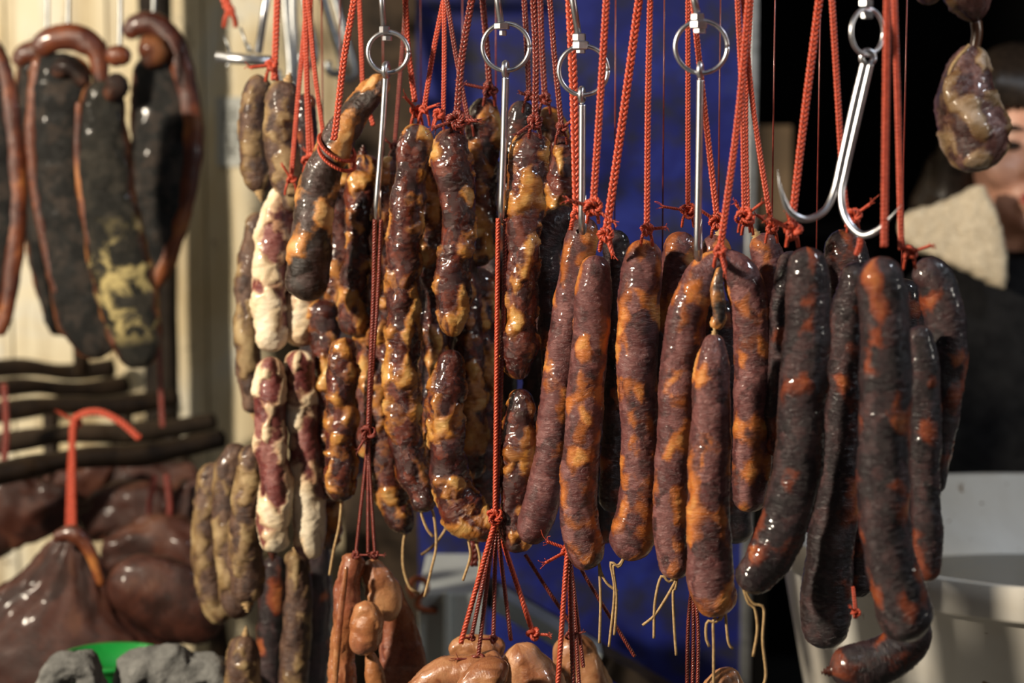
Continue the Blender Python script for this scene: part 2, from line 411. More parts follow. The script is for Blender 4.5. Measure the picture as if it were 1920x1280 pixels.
# ---------------------------------------------------------------- cords
def braid(C, width, pitch):
    """three-strand flat braid along world points; returns V,F"""
    C, s = spline(C, pitch / 9.0)
    T, N, B = frames(C, (0, 1, 0)); parts = []
    a = width * .30; rs_ = width * .235; bb = width * .14
    for k in range(3):
        ph = 2 * np.pi * s / pitch + k * 2 * np.pi / 3
        Ck = C + B * (a * np.sin(ph))[:, None] + N * (bb * np.sin(2 * ph))[:, None]
        parts.append(tube(Ck, rs_, 6))
    return join_np(parts)
def laid(C, width, pitch):
    C, s = spline(C, pitch / 9.0); T, N, B = frames(C); parts = []
    for k in range(3):
        ph = 2 * np.pi * s / pitch + k * 2 * np.pi / 3
        parts.append(tube(C + (B * np.sin(ph)[:, None] + N * np.cos(ph)[:, None]) * width * .24, width * .27, 6))
    return join_np(parts)
def knot(c, size, w, seed, tails=1, drop=True, dirs=None):
    """overhand knot: wound loops of cord with short frayed ends; c world centre, size and w in metres"""
    r = np.random.RandomState(seed); parts = []
    t = np.linspace(0, 2 * np.pi, 46)
    for k in range(2):
        R = Matrix.Rotation(r.uniform(0, 6.28), 3, 'Y') @ Matrix.Rotation(r.uniform(-.5, .5), 3, 'X')
        sx = size * r.uniform(.20, .27)
        L = np.stack([(np.sin(t) + 2 * np.sin(2 * t)) * sx * .42, -np.sin(3 * t) * sx * .5, (np.cos(t) - 2 * np.cos(2 * t)) * sx * .42], 1)
        L = L @ np.array(R).T + np.array(c)
        parts.append(laid(L, w, w * 2.4))
    kn = join_np(parts); ends = []
    for k in range(tails):
        an = dirs[k] if dirs else r.choice([-1, 1]) * r.uniform(.5, 1.5)
        d = np.array([math.sin(an), r.uniform(-.5, -.1), math.cos(an)]); ln = size * r.uniform(.7, 1.1)
        p0 = np.array(c); p1 = p0 + d * ln * .5; p2 = p0 + d * ln
        ends.append(laid([tuple(p0), tuple(p1), tuple(p2)], w * .95, w * 2.4))
        for q in range(7):
            e = p2 + (d * .35 + r.normal(0, .28, 3)) * ln * .45
            C, _ = spline([tuple(p2 - d * ln * .1), tuple((p2 + e) / 2 + r.normal(0, .0006, 3)), tuple(e)], .001)
            ends.append(tube(C, w * .09, 4))
    return kn, (join_np(ends) if ends else None)
CG = 'red cords holding the meat'
def cord(pts, wpx, off, label, kn=20, m='cord', tails=1, dirs=None, rail=True, group=None, refx=None, ends=None, lay=False):
    Y = YF(refx if refx is not None else pts[-1][0]) + off
    root = thing('red_cord', label, 'cord', group)
    wd = wpx * K * Y
    wp = px_path(pts, Y)
    if rail and wp[0][2] < RZ:      # carry the cord up to the rail outside the picture
        a, b = Vector(wp[0]), Vector(wp[1]); d = (a - b); tt = (RZ - a.z) / max(d.z, 1e-4)
        wp = [tuple(a + d * min(tt, 3.0))] + wp
    V, F = (laid if lay else braid)(wp, wd, wd * 1.9)
    link('cord_length', mesh_np('cord_length', V, F), M[m], root)
    if kn:
        sz = kn * K * Y
        for e in (ends or [pts[-1]]):
            c = P(e[0], e[1], Y + (e[2] if len(e) > 2 else 0) - .002)
            (kv, kf), en = knot(c, sz * 1.8, wd * .60, nseed(), tails, dirs=dirs)
            kb = []
            for sx in ((-9, 8) if rail else ()):        # the two legs of the loop going down round the casing end
                q0, q1, q2 = (Vector(P(e[0] + sx * .4, e[1] + 2, Y)), Vector(P(e[0] + sx, e[1] + 14, Y)), Vector(P(e[0] + sx * 1.3, e[1] + 30, Y + .008)))
                kb.append(laid([tuple(q0), tuple(q1), tuple(q2)], wd * .55, wd * 1.3))
            if kb: kv, kf = join_np([(kv, kf)] + kb)
            ko = link('knot', mesh_np('knot', kv, kf), M[m], root)
            if en: link('frayed_end', mesh_np('frayed_end', *en), M[m], ko)
    setbase(root, P(pts[-1][0], pts[-1][1], Y))
    return root
def box_np(x0, x1, y0, y1, z0, z1):
    V = np.array([(x, y, z) for x in (x0, x1) for y in (y0, y1) for z in (z0, z1)], float)
    F = [(0, 1, 3, 2), (4, 6, 7, 5), (0, 4, 5, 1), (2, 3, 7, 6), (0, 2, 6, 4), (1, 5, 7, 3)]
    return V, np.array(F)
def boxo(name, b, material, parent=None, bevel=0):
    o = link(name, mesh_np(name, *box_np(*b), smooth=False), material, parent)
    if bevel:
        md = o.modifiers.new('bevel', 'BEVEL'); md.width = bevel; md.segments = 2
    return o
def lathe(prof, c, n=96, name='lathe'):
    a = np.linspace(0, 2 * np.pi, n, endpoint=False)
    V = np.array([(c[0] + r * math.cos(t), c[1] + r * math.sin(t), c[2] + z) for r, z in prof for t in a])
    return mesh_np(name, V, tube_faces(len(prof), n), True)
#--BODY--
# ---------------------------------------------------------------- the place
def struct(o): o['kind'] = 'structure'; return o
struct(boxo('floor', (-3.2, 3.2, -0.6, 6.1, -.1, 0), M['floor']))
struct(boxo('wall_back', (-3.2, 3.2, 5.6, 5.75, 0, 3.4), M['dark']))  # painted black in place of the unlit depth behind the stall
YW = 3.15
def plank_wall():
    x = P(-700, 0, YW).x; xe = P(700, 0, YW).x; parts = [box_np(x, xe, YW + .03, YW + .06, 0, 2.6)]
    r = random.Random(3)
    while x < xe:
        wd = r.uniform(.10, .16); dz = r.uniform(0, .008)
        parts.append(box_np(x, min(xe, x + wd - .0035), YW + dz, YW + .035, .0, 2.6)); x += wd
    return join_np(parts)
V, F = plank_wall(); struct(link('wall_left', mesh_np('wall_left', V, F, False), M['planks']))

# blue sheet with its grey edging, in the middle behind the meat
Yb = 2.75
t = thing('blue_panel', 'large blue painted metal sheet with brown blotches behind the middle sausages', 'panel')
a, b = P(780, 0, Yb).x, P(1402, 0, Yb).x
boxo('sheet', (a, b, Yb, Yb + .02, 0, 2.5), M['blue'], t)
boxo('edge_strip', (b, b + .014, Yb - .012, Yb + .03, 0, 2.5), M['steelD'], t, .002)
setbase(t, (a, Yb, 0))
def post(x0, x1, Y, d, m, label, name='wooden_post'):
    a, b = P(x0, 0, Y).x, P(x1, 0, Y).x
    n = 40; rings = []
    zs = np.linspace(0, 2.5, n)
    c = np.array([(a, Y), (a + .004, Y - .004), ((a + b) / 2, Y - .006), (b - .004, Y - .004), (b, Y), (b, Y + d), (a, Y + d)])[::-1]
    V = np.array([(x, y, z) for z in zs for x, y in c]); V[:, :2] += .003 * np.stack([pn(V * 9 + 3), pn(V * 9 + 40)], 1)
    me = mesh_np(name, V, tube_faces(n, len(c))[:, ::-1], False)
    o = link(name, me, m); tag(o, label, 'post'); return o
post(258, 312, 3.02, .05, M['post'], 'black upright wooden post in front of the cream planks at left')
post(634, 790, 2.85, .07, M['woodB'], 'broad weathered brown post beside the left edge of the blue sheet')
boxo('cardboard_box', (P(1425, 0, 3.6).x, P(1490, 0, 3.6).x, 3.6, 3.8, P(0, 420, 3.6).z, P(0, 235, 3.6).z), M['card'], None, .004)
o = bpy.data.objects['cardboard_box']; tag(o, 'dim brown cardboard box in the dark right of the blue sheet', 'box')
o = boxo('storage_shelf', (P(1418, 0, 3.6).x, P(1640, 0, 3.6).x, 3.5, 3.95, P(0, 438, 3.6).z, P(0, 421, 3.6).z), M['dark']); tag(o, 'black shelf carrying the cardboard box in the dark', 'shelf')
for i, x in enumerate((1430, 1628)):
    q = boxo('shelf_leg', (P(x, 0, 3.6).x - .012, P(x, 0, 3.6).x + .012, 3.55, 3.6, 0, P(0, 438, 3.6).z), M['dark'], o)
# sticker and nail marks on the planks
t = thing('paper_sticker', 'faded grey paper sticker with worn dark characters on the cream planks', 'sticker')
a = P(402, 0, YW).x; b = P(462, 0, YW).x
boxo('paper', (a, b, YW - .004, YW - .001, P(0, 312, YW).z, P(0, 182, YW).z), M['label'], t)
for (x, y, w_, h_) in ((418, 205, 5, 26), (432, 202, 5, 28), (414, 240, 30, 4), (424, 252, 4, 20), (440, 246, 4, 26), (415, 280, 26, 4), (428, 270, 4, 26)):
    boxo('mark', (P(x, 0, YW).x, P(x + w_, 0, YW).x, YW - .006, YW - .004, P(0, y + h_, YW).z, P(0, y, YW).z), M['ink'], t)
setbase(t, (a, YW - .002, P(0, 312, YW).z))

# rails that carry everything, above the picture
def rail(dy, x0, x1, label):
    A = Vector((P(x0, 100, YF(x0)).x, YF(x0) + dy, RZ)); B_ = Vector((P(x1, 100, YF(x1)).x, YF(x1) + dy, RZ))
    V, F = tube(*[ [tuple(A.lerp(B_, i / 30)) for i in range(31)] ], .009, 20)
    return tag(link('hanging_rail', mesh_np('hanging_rail', V, F), M['steel']), label, 'rail')
rail(0.0, 380, 1830, 'front steel rail above the sausages, carrying the hooks')
rail(0.09, 380, 1830, 'rear steel rail above the sausages')

# ---------------------------------------------------------------- smoked slabs at far left
G1 = 'smoked pork slabs hanging at far left'
YS = 2.55
def slab(label, pts, widths, mode='slab', m='slab', Y=YS, flat=.42, rinds=(), knobs=()):
    root = thing('smoked_pork_slab', label, 'smoked meat', G1)
    link('flesh', bulk(pts, widths, Y, 'S', nseed(), 56, .003, flat, .8, mode=mode), M[m], root)
    for p, wd in rinds: link('rind', bulk(p, wd, Y - .006, 'R', nseed(), 36, .003, .7, mode='smooth'), M['rind'], root)
    for p, wd in knobs: link('folded_end', bulk(p, wd, Y - .02, 'S', nseed(), 36, .003, .9, mode='smooth'), M['slab'], root)
    setbase(root, P(pts[0][0], pts[0][1], Y)); return root
slab('dark narrow smoked slab hanging behind the gap between the two leftmost slabs', [(72, 105), (76, 300), (86, 450), (115, 630)], [80, 90, 80, 45], Y=YS + .15,
     rinds=[([(30, 125), (45, 102), (80, 98), (100, 115)], [26, 40, 44, 30])])
slab('amber rinded smoked slab cut by the left edge of the view', [(-55, 60), (-32, 250), (-24, 420), (-40, 600)], [120, 130, 130, 60], Y=YS + .0,
     rinds=[([(-30, 70), (5, 130), (24, 240), (33, 360), (28, 470), (14, 570), (-2, 630)], [26, 32, 36, 38, 36, 30, 24])])
slab('long black smoked slab with red rolled top, second from left', [(118, 98), (112, 180), (112, 290), (125, 400), (145, 500), (165, 600), (190, 672)], [112, 116, 112, 112, 116, 112, 50],
     rinds=[([(72, 108), (62, 190), (60, 290), (74, 400), (98, 510), (128, 620)], [22, 24, 24, 20, 20, 14]),
            ([(70, 104), (88, 78), (122, 70), (158, 76), (184, 104), (188, 168)], [34, 46, 50, 50, 40, 26]), ([(128, 120), (130, 190), (124, 262)], [8, 10, 8])],
     knobs=[([(95, 132), (130, 128), (165, 160)], [26, 34, 26])])
slab('smoked slab with yellow mould low on its face and small knob at its top', [(196, 150), (192, 230), (196, 330), (214, 440), (234, 540), (254, 630), (266, 690)], [64, 92, 106, 112, 114, 98, 60], 'slab', 'slabM', YS - .06,
     rinds=[([(198, 112), (222, 104), (244, 116)], [28, 44, 28]), ([(148, 190), (146, 300), (162, 420), (190, 540), (214, 650)], [12, 14, 13, 12, 10])],
     knobs=[([(202, 142), (222, 162), (198, 186)], [30, 46, 30])])
slab('crescent-shaped smoked slab with broad red rind, right of the others', [(288, 100), (302, 170), (308, 260), (302, 350), (292, 430), (278, 510), (264, 550)], [70, 108, 124, 126, 112, 80, 30], Y=YS + .07,
     rinds=[([(236, 72), (258, 48), (296, 50), (328, 90), (350, 170), (360, 260), (352, 340), (334, 420), (304, 500), (282, 550)], [30, 44, 48, 46, 42, 42, 40, 36, 30, 18]),
            ([(345, 190), (352, 300), (340, 400)], [10, 12, 10])],
     knobs=[([(258, 88), (290, 96), (266, 122)], [30, 50, 28])])
# ends of butcher hooks and ties over the slabs
for i, (x, y, l) in enumerate(((125, 66, 'second from left'), (222, 100, 'with the mould'), (285, 60, 'at the right'), (85, 100, 'tucked behind'), (-20, 70, 'at the left edge'))):
    p = px_path([(x, y + 18), (x + 3, y - 30), (x + 5, -190)], YS + (.15 if i == 3 else .07 if i == 2 else -.03 if i == 1 else 0)); C, _ = spline(p, .01)
    V, F = tube(C, .003, 8); tag(link('steel_hanger', mesh_np('steel_hanger', V, F), M['steelD']), 'thin dull steel hanger over the smoked slab ' + l, 'hanger')
V, F = tube(px_path([(-120, -150), (400, -190)], YS), .008, 12)
tag(link('hanger_rail', mesh_np('hanger_rail', V, F), M['steelD']), 'dull steel rail above the smoked slabs', 'rail')

# ---------------------------------------------------------------- rack of poles and smoked pig heads, lower left
G2 = 'dark wooden poles of the low rack'
def pole(label, a, b, wd, Ya, Yb_, m='wood'):
    A, B_ = P(a[0], a[1], Ya), P(b[0], b[1], Yb_)
    C, s = spline([tuple(A), tuple(A.lerp(B_, .4) + Vector((0, 0, .006))), tuple(A.lerp(B_, .7) - Vector((0, 0, .004))), tuple(B_)], .012)
    V, F = tube(C, wd * .66 * K * Ya * (1 + .10 * np.sin(s * 31) + .05 * np.sin(s * 77)), 14)
    return tag(link('wooden_pole', mesh_np('wooden_pole', V, F), M[m]), label, 'pole', G2)
pole('long dark pole crossing in front, under the red cord loop', (-80, 905), (415, 822), 34, 2.45, 2.7)
pole('brown pole just behind the front one', (-80, 845), (400, 790), 30, 2.62, 2.85, 'woodB')
pole('dark pole third from the front of the rack', (-80, 785), (330, 745), 30, 2.75, 2.95)
pole('dark pole fourth from the front of the rack', (-80, 738), (235, 722), 26, 2.85, 3.05)
pole('topmost and rearmost dark pole of the rack', (-80, 700), (210, 690), 26, 2.95, 3.1)
for i, (x, y0, y1, Y, l) in enumerate(((150, 560, 700, 3.0, 'left'), (95, 700, 1000, 2.95, 'middle'), (232, 700, 820, 3.0, 'right'))):
    V, F = tube(px_path([(x, y0 + 60), (x + 4, y1)], Y), .012, 10)
    tag(link('wooden_stake', mesh_np('wooden_stake', V, F), M['wood']), 'short dark upright stake of the low rack, ' + l, 'stake')
V, F = tube(px_path([(300, 780), (345, 880), (385, 1000), (420, 1290)], 2.95), .016, 12)
tag(link('rack_leg', mesh_np('rack_leg', V, F), M['wood']), 'slanting dark leg of the rack right of the poles', 'leg stand')
G3 = 'smoked pig heads in the lower left corner'
def pig(label, pts, widths, Y, flat=.4, eye=None, extra=(), m='pig'):
    eye = None
    root = thing('smoked_pig_head', label, 'smoked meat', G3)
    link('hide', bulk(pts, widths, Y, 'P', nseed(), 80, .005, flat, .6, mode='smooth'), M[m], root)
    for nm, p, wd, f in extra: link(nm, bulk(p, wd, Y - .03, 'S', nseed(), 36, .004, f, mode='smooth'), M['pig' if nm != 'cut_edge' else 'rind'], root)
    if eye:
        a = np.linspace(0, 2 * np.pi, 20); c = P(*eye, Y - .095)
        V, F = tube([(c.x + .018 * math.cos(q), c.y, c.z + .011 * math.sin(q)) for q in a], .005, 8); link('eye_slit', mesh_np('eye', V, F), M['pig'], root)
    setbase(root, P(pts[0][0], pts[0][1], Y)); return root
pig('large red brown pig head hanging from the red cord loop', [(132, 1005), (128, 1045), (122, 1100), (110, 1170), (110, 1250), (130, 1380)], [60, 110, 190, 360, 520, 600], 2.35, .32, (248, 1045 + 10),
    [('cut_edge', [(100, 1012), (132, 1000), (160, 1018), (178, 1060), (192, 1100)], [22, 30, 26, 22, 14], .8),
     ('ear', [(200, 1090), (290, 1110), (370, 1150), (420, 1170)], [90, 150, 130, 60], .5)])
pig('dark pig head lying behind, right of the cord loop', [(150, 985), (230, 960), (320, 975), (400, 930), (430, 890)], [60, 120, 130, 90, 40], 2.62, .5)
pig('dark pig head behind the large one, reaching right to the sausages', [(190, 1060), (290, 1040), (390, 1060), (470, 1080)], [90, 150, 150, 70], 2.5, .5)
pig('dark pig head at the left edge behind the large one', [(-90, 1010), (-10, 960), (80, 950), (140, 930)], [120, 170, 120, 50], 2.6, .5)
pig('broad dark pig head filling the gap under the poles at left', [(-60, 940), (60, 925), (180, 935), (290, 925), (380, 900)], [90, 130, 140, 120, 60], 2.78, .4)
pig('brown pig ear rising left of the post', [(40, 960), (110, 920), (175, 895), (210, 860)], [60, 80, 60, 24], 2.7, .5)
cord([(138, 1010), (136, 900), (137, 800), (150, 778), (185, 772), (225, 790), (262, 822)], 14, 0, 'bright red cord looped over the front dark pole', 0, tails=0, rail=False, refx=-250, group=None)
cord([(128, 1000), (133, 860), (142, 792)], 12, 0.0, 'straight red cord beside the looped one over the pig head', 20, rail=False, refx=-262)
cord([(8, 720), (12, 810), (4, 900)], 14, .15, 'dark red cord hanging from the rack at the left edge', 0, 'cordD', rail=False, refx=-262)
cord([(295, 560), (300, 700), (305, 800)], 10, .2, 'thin dark red cord hanging in front of the black post', 0, 'cordD', rail=True, refx=-262)
cord([(290, 890), (280, 960), (300, 1000), (318, 960), (312, 890)], 12, .1, 'dark red cord loop hanging under the poles', 0, 'cordD', rail=False, refx=-262)
# green bowl with grey cloth over its rim
c = P(215, 1342, 2.12); r_ = 95 * K * 2.12
t = thing('plastic_bowl', 'bright green plastic bowl at the bottom edge under the pig head', 'bowl')
link('bowl', lathe([(r_ * .6, -.10), (r_ * .95, -.01), (r_ * 1.0, .022), (r_ * 1.08, .024), (r_ * 1.08, .028), (r_ * .97, .028), (r_ * .9, -.01), (r_ * .55, -.095), (.001, -.095), (.001, -.10), (r_ * .6, -.10)], c + Vector((-.0, 0, .04))), M['green'], t); setbase(t, c - Vector((0, 0, .06)))
t = thing('wooden_crate', 'rough wooden crate under the green bowl, below the view', 'crate'); zc_ = c.z - .06
boxo('crate_top', (c.x - .22, c.x + .22, c.y - .16, c.y + .16, zc_ - .025, zc_ - .001), M['woodB'], t, .003)
for sx in (-.2, .2):
    for sy in (-.14, .14): boxo('leg', (c.x + sx - .018, c.x + sx + .018, c.y + sy - .018, c.y + sy + .018, 0, zc_ - .025), M['woodB'], t)
setbase(t, (c.x, c.y, 0))
for lb, p, wd, dy in (('grey crumpled cotton glove on the left rim of the green bowl', [(85, 1330), (108, 1262), (140, 1248), (170, 1262), (188, 1330)], [50, 62, 66, 60, 46], -.05),
                  ('grey crumpled cotton cloth right of the green bowl', [(245, 1340), (262, 1268), (300, 1250), (350, 1262), (400, 1266), (432, 1330)], [60, 86, 92, 88, 78, 60], -.03)):
    o = link('work_glove' if 'glove' in lb else 'work_cloth', bulk(p, wd, 2.05 + dy, 'S', nseed(), 56, .0035, 1.0, .7, mode='smooth'), M['cloth']); tag(o, lb, 'glove' if 'glove' in lb else 'cloth')
    md = o.modifiers.new('crumple', 'DISPLACE'); tx = bpy.data.textures.new('crumple', 'CLOUDS'); tx.noise_scale = .022; md.texture = tx; md.strength = .016; md.mid_level = .5

# ---------------------------------------------------------------- metal things upper left
t = thing('steel_rake_bar', 'polished steel bar with thin prongs, upper left beside the cord', 'tool'); Ym = 2.3
V, F = tube(px_path([(405, 107), (520, 116)], Ym), .0062, 16); link('bar', mesh_np('bar', V, F), M['steel'], t)
V, F = tube(px_path([(484, 100), (508, -60)], Ym), .0045, 12); link('handle', mesh_np('handle', V, F), M['steel'], t)
for a, b in (((432, 98), (421, 68)), ((466, 98), (451, 52)), ((474, 100), (464, 82)), ((430, 118), (424, 126))):
    V, F = tube(px_path([a, b], Ym), .0016, 8); link('prong', mesh_np('prong', V, F), M['steelD'], t)
setbase(t, P(484, 107, Ym))
GH = 'steel hooks hanging in a bundle behind the cords'
for i, (x0, y0, x1, y1, l) in enumerate(((530, -60, 545, 130, 'leftmost'), (548, -60, 552, 150, 'second from left'), (560, -60, 590, 100, 'third, leaning right'), (590, -60, 640, 115, 'fourth, with lit shaft'), (612, -60, 662, 125, 'rightmost, widest slant'))):
    p = px_path([(x0, y0), ((x0 + x1) / 2, (y0 + y1) / 2), (x1, y1), (x1 - 6, y1 + 22), (x1 - 22, y1 + 20), (x1 - 26, y1)], 2.5 + .03 * i); C, _ = spline(p, .004)
    V, F = tube(C, .0052, 10); tag(link('butcher_hook', mesh_np('butcher_hook', V, F), M['steelD']), 'dull steel hook of the blurred bundle, ' + l, 'hook', GH)
V, F = tube(px_path([(395, -75), (760, -75)], 2.55), .009, 12)
tag(link('hook_rail', mesh_np('hook_rail', V, F), M['steelD']), 'dull steel rail above the bundle of hooks', 'rail')
o = cord([(412, -40), (424, 4), (432, 20)], 18, .3, 'short red cord end dangling at the top edge over the planks', 10, tails=1, refx=450, dirs=[2.6])

# ---------------------------------------------------------------- swivel hooks
def hexnut(c, r, h, lean=0):
    a = np.linspace(0, 2 * np.pi, 6, endpoint=False) + .3; k = .9
    rings = [(r * k, -h / 2), (r, -h / 2 + h * .12), (r, h / 2 - h * .12), (r * k, h / 2), (.0004, h / 2)]
    rings = [(.0004, -h / 2)] + rings
    V = np.array([(c[0] + q * math.cos(t), c[1] + q * math.sin(t), c[2] + z) for q, z in rings for t in a])
    return V, tube_faces(len(rings), 6)
GS = 'stainless swivel hooks on the front rail'
def swivel(rod, nuts, ring, eye, shaft, label, wd=13, off=-.045, jdepth=.03, rx=None, prongs=None):
    x = ring[0]; Y = YF(x) + off; root = thing('swivel_hook', label, 'hook', GS); k = K * Y
    w0 = px_path(rod, Y); a, b = Vector(w0[0]), Vector(w0[1]); d = (a - b)
    w0 = [tuple(a + d * ((RZ + .004 - a.z) / d.z))] + w0
    V, F = tube(w0, wd * .55 * k * .9, 14); link('rod', mesh_np('rod', V, F), M['steel'], root)
    for (nx, ny, nw, nh) in nuts:
        o = link('nut', mesh_np('nut', *hexnut(P(nx, ny, Y), nw * .5 * k, nh * k), smooth=False), M['steel'], root)
    cx, cy, ra = ring; rb = ra; ra = rx or ra
    a_ = np.linspace(0, 2 * np.pi, 64); yw = .25
    C = [tuple(P(cx + ra * math.cos(q), cy + rb * math.sin(q), Y + (math.cos(q) * k * math.sqrt(max(0, rb * rb - ra * ra))))) for q in a_]
    V, F = tube(C, 4.3 * k, 12); link('ring', mesh_np('ring', V, F), M['steel'], root)
    # eye: a short flattened loop around the ring wire
    ex, ey = eye; a_ = np.linspace(0, 2 * np.pi, 24)
    c = P(ex, ey, Y); C = [(c.x + (.3 * 9 * k * math.cos(q) if prongs is None else 12 * k * math.cos(q)), c.y + (11 * k * math.cos(q) if prongs is None else 3 * k * math.cos(q)), c.z + 12 * k * math.sin(q)) for q in a_]
    V, F = tube(C, 5.6 * k, 10); link('eye', mesh_np('eye', V, F), M['steel'], root)
    for sh in (prongs or [shaft]):
        C, s_ = spline(px_path(sh, Y), .0012)
        R = np.full(len(C), wd * .5 * k); tip = (s_[-1] - s_) / (.028); R *= np.clip(tip, .06, 1)
        V, F = tube(C, R, 16); link('shank', mesh_np('shank', V, F), M['steel'], root)
    setbase(root, P(rod[1][0], rod[1][1], Y)); return root
def J(x0, y0, x1, y1, rise=60):      # shank ending in a point turned away from the viewer
    return [(x0, y0), ((x0 + x1) / 2, (y0 + y1) / 2), (x1, y1 - 25), (x1, y1, .004), (x1 + 1, y1 + 14, .016), (x1 + 3, y1 + 8, .030), (x1 + 5, y1 - 18, .038), (x1 + 8, y1 - rise, .040)]
swivel([(716, 0), (719, 48)], [(721, 56, 20, 13), (726, 72, 18, 9)], (728, 98, 38), (724, 132), J(723, 146, 707, 396, 40), 'leftmost of the five ring hooks, above the diagonal sausage', wd=11)
swivel([(933, 0), (939, 42)], [(941, 49, 30, 12), (943, 62, 14, 10)], (949, 88, 44), (948, 130), J(948, 146, 941, 398, 55), 'second ring hook from left, in front of the glossy sausages')
swivel([(1074, 0), (1084, 62)], [(1086, 70, 26, 14), (1089, 85, 32, 15), (1089, 96, 18, 8)], (1094, 132, 46), (1091, 178), J(1092, 196, 1091, 420, 55), 'third ring hook, its ring crossed by two red cords')
swivel([(1302, 0), (1307, 24)], [(1308, 32, 26, 13), (1310, 46, 34, 14), (1312, 58, 24, 9)], (1315, 88, 49), (1313, 132), J(1313, 150, 1308, 470, 60), 'fourth ring hook with long straight shank over the blue sheet', off=-.06)
swivel([(1620, -40), (1624, 2)], [(1624, 6, 28, 12), (1626, 28, 24, 14)], (1626, 60, 43), (1627, 108), None, 'double-pointed ring hook at right with both curved tips showing', rx=30, off=-.05,
       prongs=[[(1620, 118), (1600, 200), (1578, 300), (1564, 360, -.002), (1545, 396, -.006), (1510, 411, -.012), (1480, 395, -.016), (1464, 355, -.018), (1458, 318, -.018)],
               [(1632, 120), (1610, 215), (1586, 320), (1578, 370, -.004), (1588, 412, -.010), (1615, 440, -.018), (1645, 432, -.024), (1672, 405, -.028), (1690, 384, -.030)]])

# ---------------------------------------------------------------- the sausages
GA, GB, GC, GD, GE = ('glossy lumpy fatty sausages', 'smooth brown sausages in the middle', 'dark thick sausages at right', 'pale fatty sausages at left', 'dull dry sausages at far left')
sg = sausage
# far left, dull
sg('sausage', [(505, 152), (482, 175), (472, 230), (478, 300), (488, 362)], [44, 50, 52, 54, 46], 'E', .06, 'dull brown sausage top left, left one of the pair under the steel bar', GE, bottom=1)
sg('sausage', [(540, 152), (528, 200), (528, 270), (536, 330), (545, 400)], [48, 62, 62, 60, 44], 'E', .02, 'dull brown sausage top left, right one of the pair under the steel bar', GE, tie=1)
sg('sausage', [(570, 175), (574, 240), (566, 320)], 40, 'C', .10, 'dark sausage half hidden right of the top left pair', GE)
sg('sausage', [(490, 398), (474, 470), (465, 560), (464, 650), (468, 720), (476, 775)], [44, 50, 48, 48, 46, 34], 'E', .10, 'thin dull brown sausage alone at the left edge of the bunch, under the top pair', GE, bottom=1)
sg('sausage', [(412, 868), (396, 920), (390, 990), (392, 1060), (406, 1130), (425, 1165)], [48, 56, 58, 60, 56, 34], 'E', .10, 'outermost sausage of the lower left bunch, tan and brown blotched', GE, fatf=.55)
sg('sausage', [(452, 832), (432, 880), (426, 960), (434, 1040), (444, 1120), (448, 1160)], [44, 56, 58, 60, 60, 44], 'E', .06, 'middle sausage of the lower left bunch, brown with pale flecks', GE)
sg('sausage', [(474, 832), (470, 900), (462, 980), (462, 1070), (464, 1130)], [46, 60, 64, 66, 56], 'E', .01, 'front sausage of the lower left bunch, tapering to a tied end', GE, bottom=1)
sg('sausage', [(460, 1190), (456, 1235), (458, 1330)], [34, 66, 70], 'E', .01, 'short sausage linked below the lower left bunch at the bottom edge', GE, tie=1)
sg('sausage', [(515, 1040), (512, 1110), (508, 1190), (505, 1300)], [40, 52, 54, 50], 'C', .10, 'nearly black sausage low behind the end of the pale ones', GE)
sg('sausage', [(556, 1030), (560, 1110), (554, 1200), (546, 1320)], [38, 52, 56, 60], 'E', .06, 'brown sausage low at the bottom edge left of the red brown offal', GE, tie=1)
# pale
sg('sausage', [(540, 352), (522, 400), (508, 460), (504, 530), (510, 600), (506, 660)], [42, 56, 62, 62, 64, 52], 'D', .01, 'pale marbled sausage on the left of the pale pair, upper length', GD, tie=1)
sg('sausage', [(508, 668), (506, 740), (508, 820), (516, 900), (514, 980), (512, 1035)], [50, 62, 62, 64, 62, 50], 'D', -.015, 'pale marbled sausage on the left of the pale pair, lower length with cream end', GD, bottom=1)
sg('sausage', [(564, 345), (558, 420), (560, 500), (566, 580), (564, 650)], [46, 54, 60, 66, 56], 'D', .045, 'pale marbled sausage behind the diagonal one, upper length', GD)
sg('sausage', [(562, 656), (560, 720), (566, 790), (574, 880), (578, 960), (580, 1048)], [52, 62, 60, 60, 62, 52], 'D', .03, 'pale marbled sausage right of the cream-ended one, lower length', GD)
sg('sausage', [(612, 900), (614, 960), (612, 1030)], 48, 'A', .10, 'small dark red sausage end showing low behind the pale ones', GD, hang=1)
# diagonal
sg('sausage', [(722, 142), (690, 182), (655, 225), (628, 275), (604, 330), (590, 395), (582, 460), (578, 520), (578, 565)], [40, 50, 56, 64, 70, 76, 82, 84, 66], 'AD', -.055, 'black and amber sausage slanting diagonally up to the leftmost ring hook', GA)
# glossy
sg('sausage', [(600, 560), (610, 620), (614, 690), (608, 770), (606, 850), (612, 930)], [46, 52, 50, 54, 54, 46], 'A', .06, 'glossy sausage hanging below the diagonal one, with a fatty lower end', GA)
sg('sausage', [(648, 632), (642, 690), (640, 760), (640, 840), (638, 905), (632, 940)], [38, 52, 54, 58, 54, 30], 'A', -.03, 'short glossy sausage with a tied top, left of the middle cord knot', GA, tails=[[(640, 935), (636, 985), (626, 1030), (618, 1078)]])
sg('sausage', [(680, 288), (676, 350), (682, 420), (676, 490), (668, 560), (662, 630)], [46, 58, 64, 60, 58, 46], 'A', .03, 'glossy amber sausage just right of the diagonal one', GA, tie=1)
sg('sausage', [(650, 320), (640, 420), (634, 520), (630, 600)], 56, 'A', .09, 'shadowed sausage behind the diagonal one', GA)
sg('sausage', [(690, 560), (694, 640), (688, 720), (690, 800), (690, 860)], [44, 52, 50, 50, 36], 'A', .05, 'amber sausage partly behind the cord from the leftmost hook', GA)
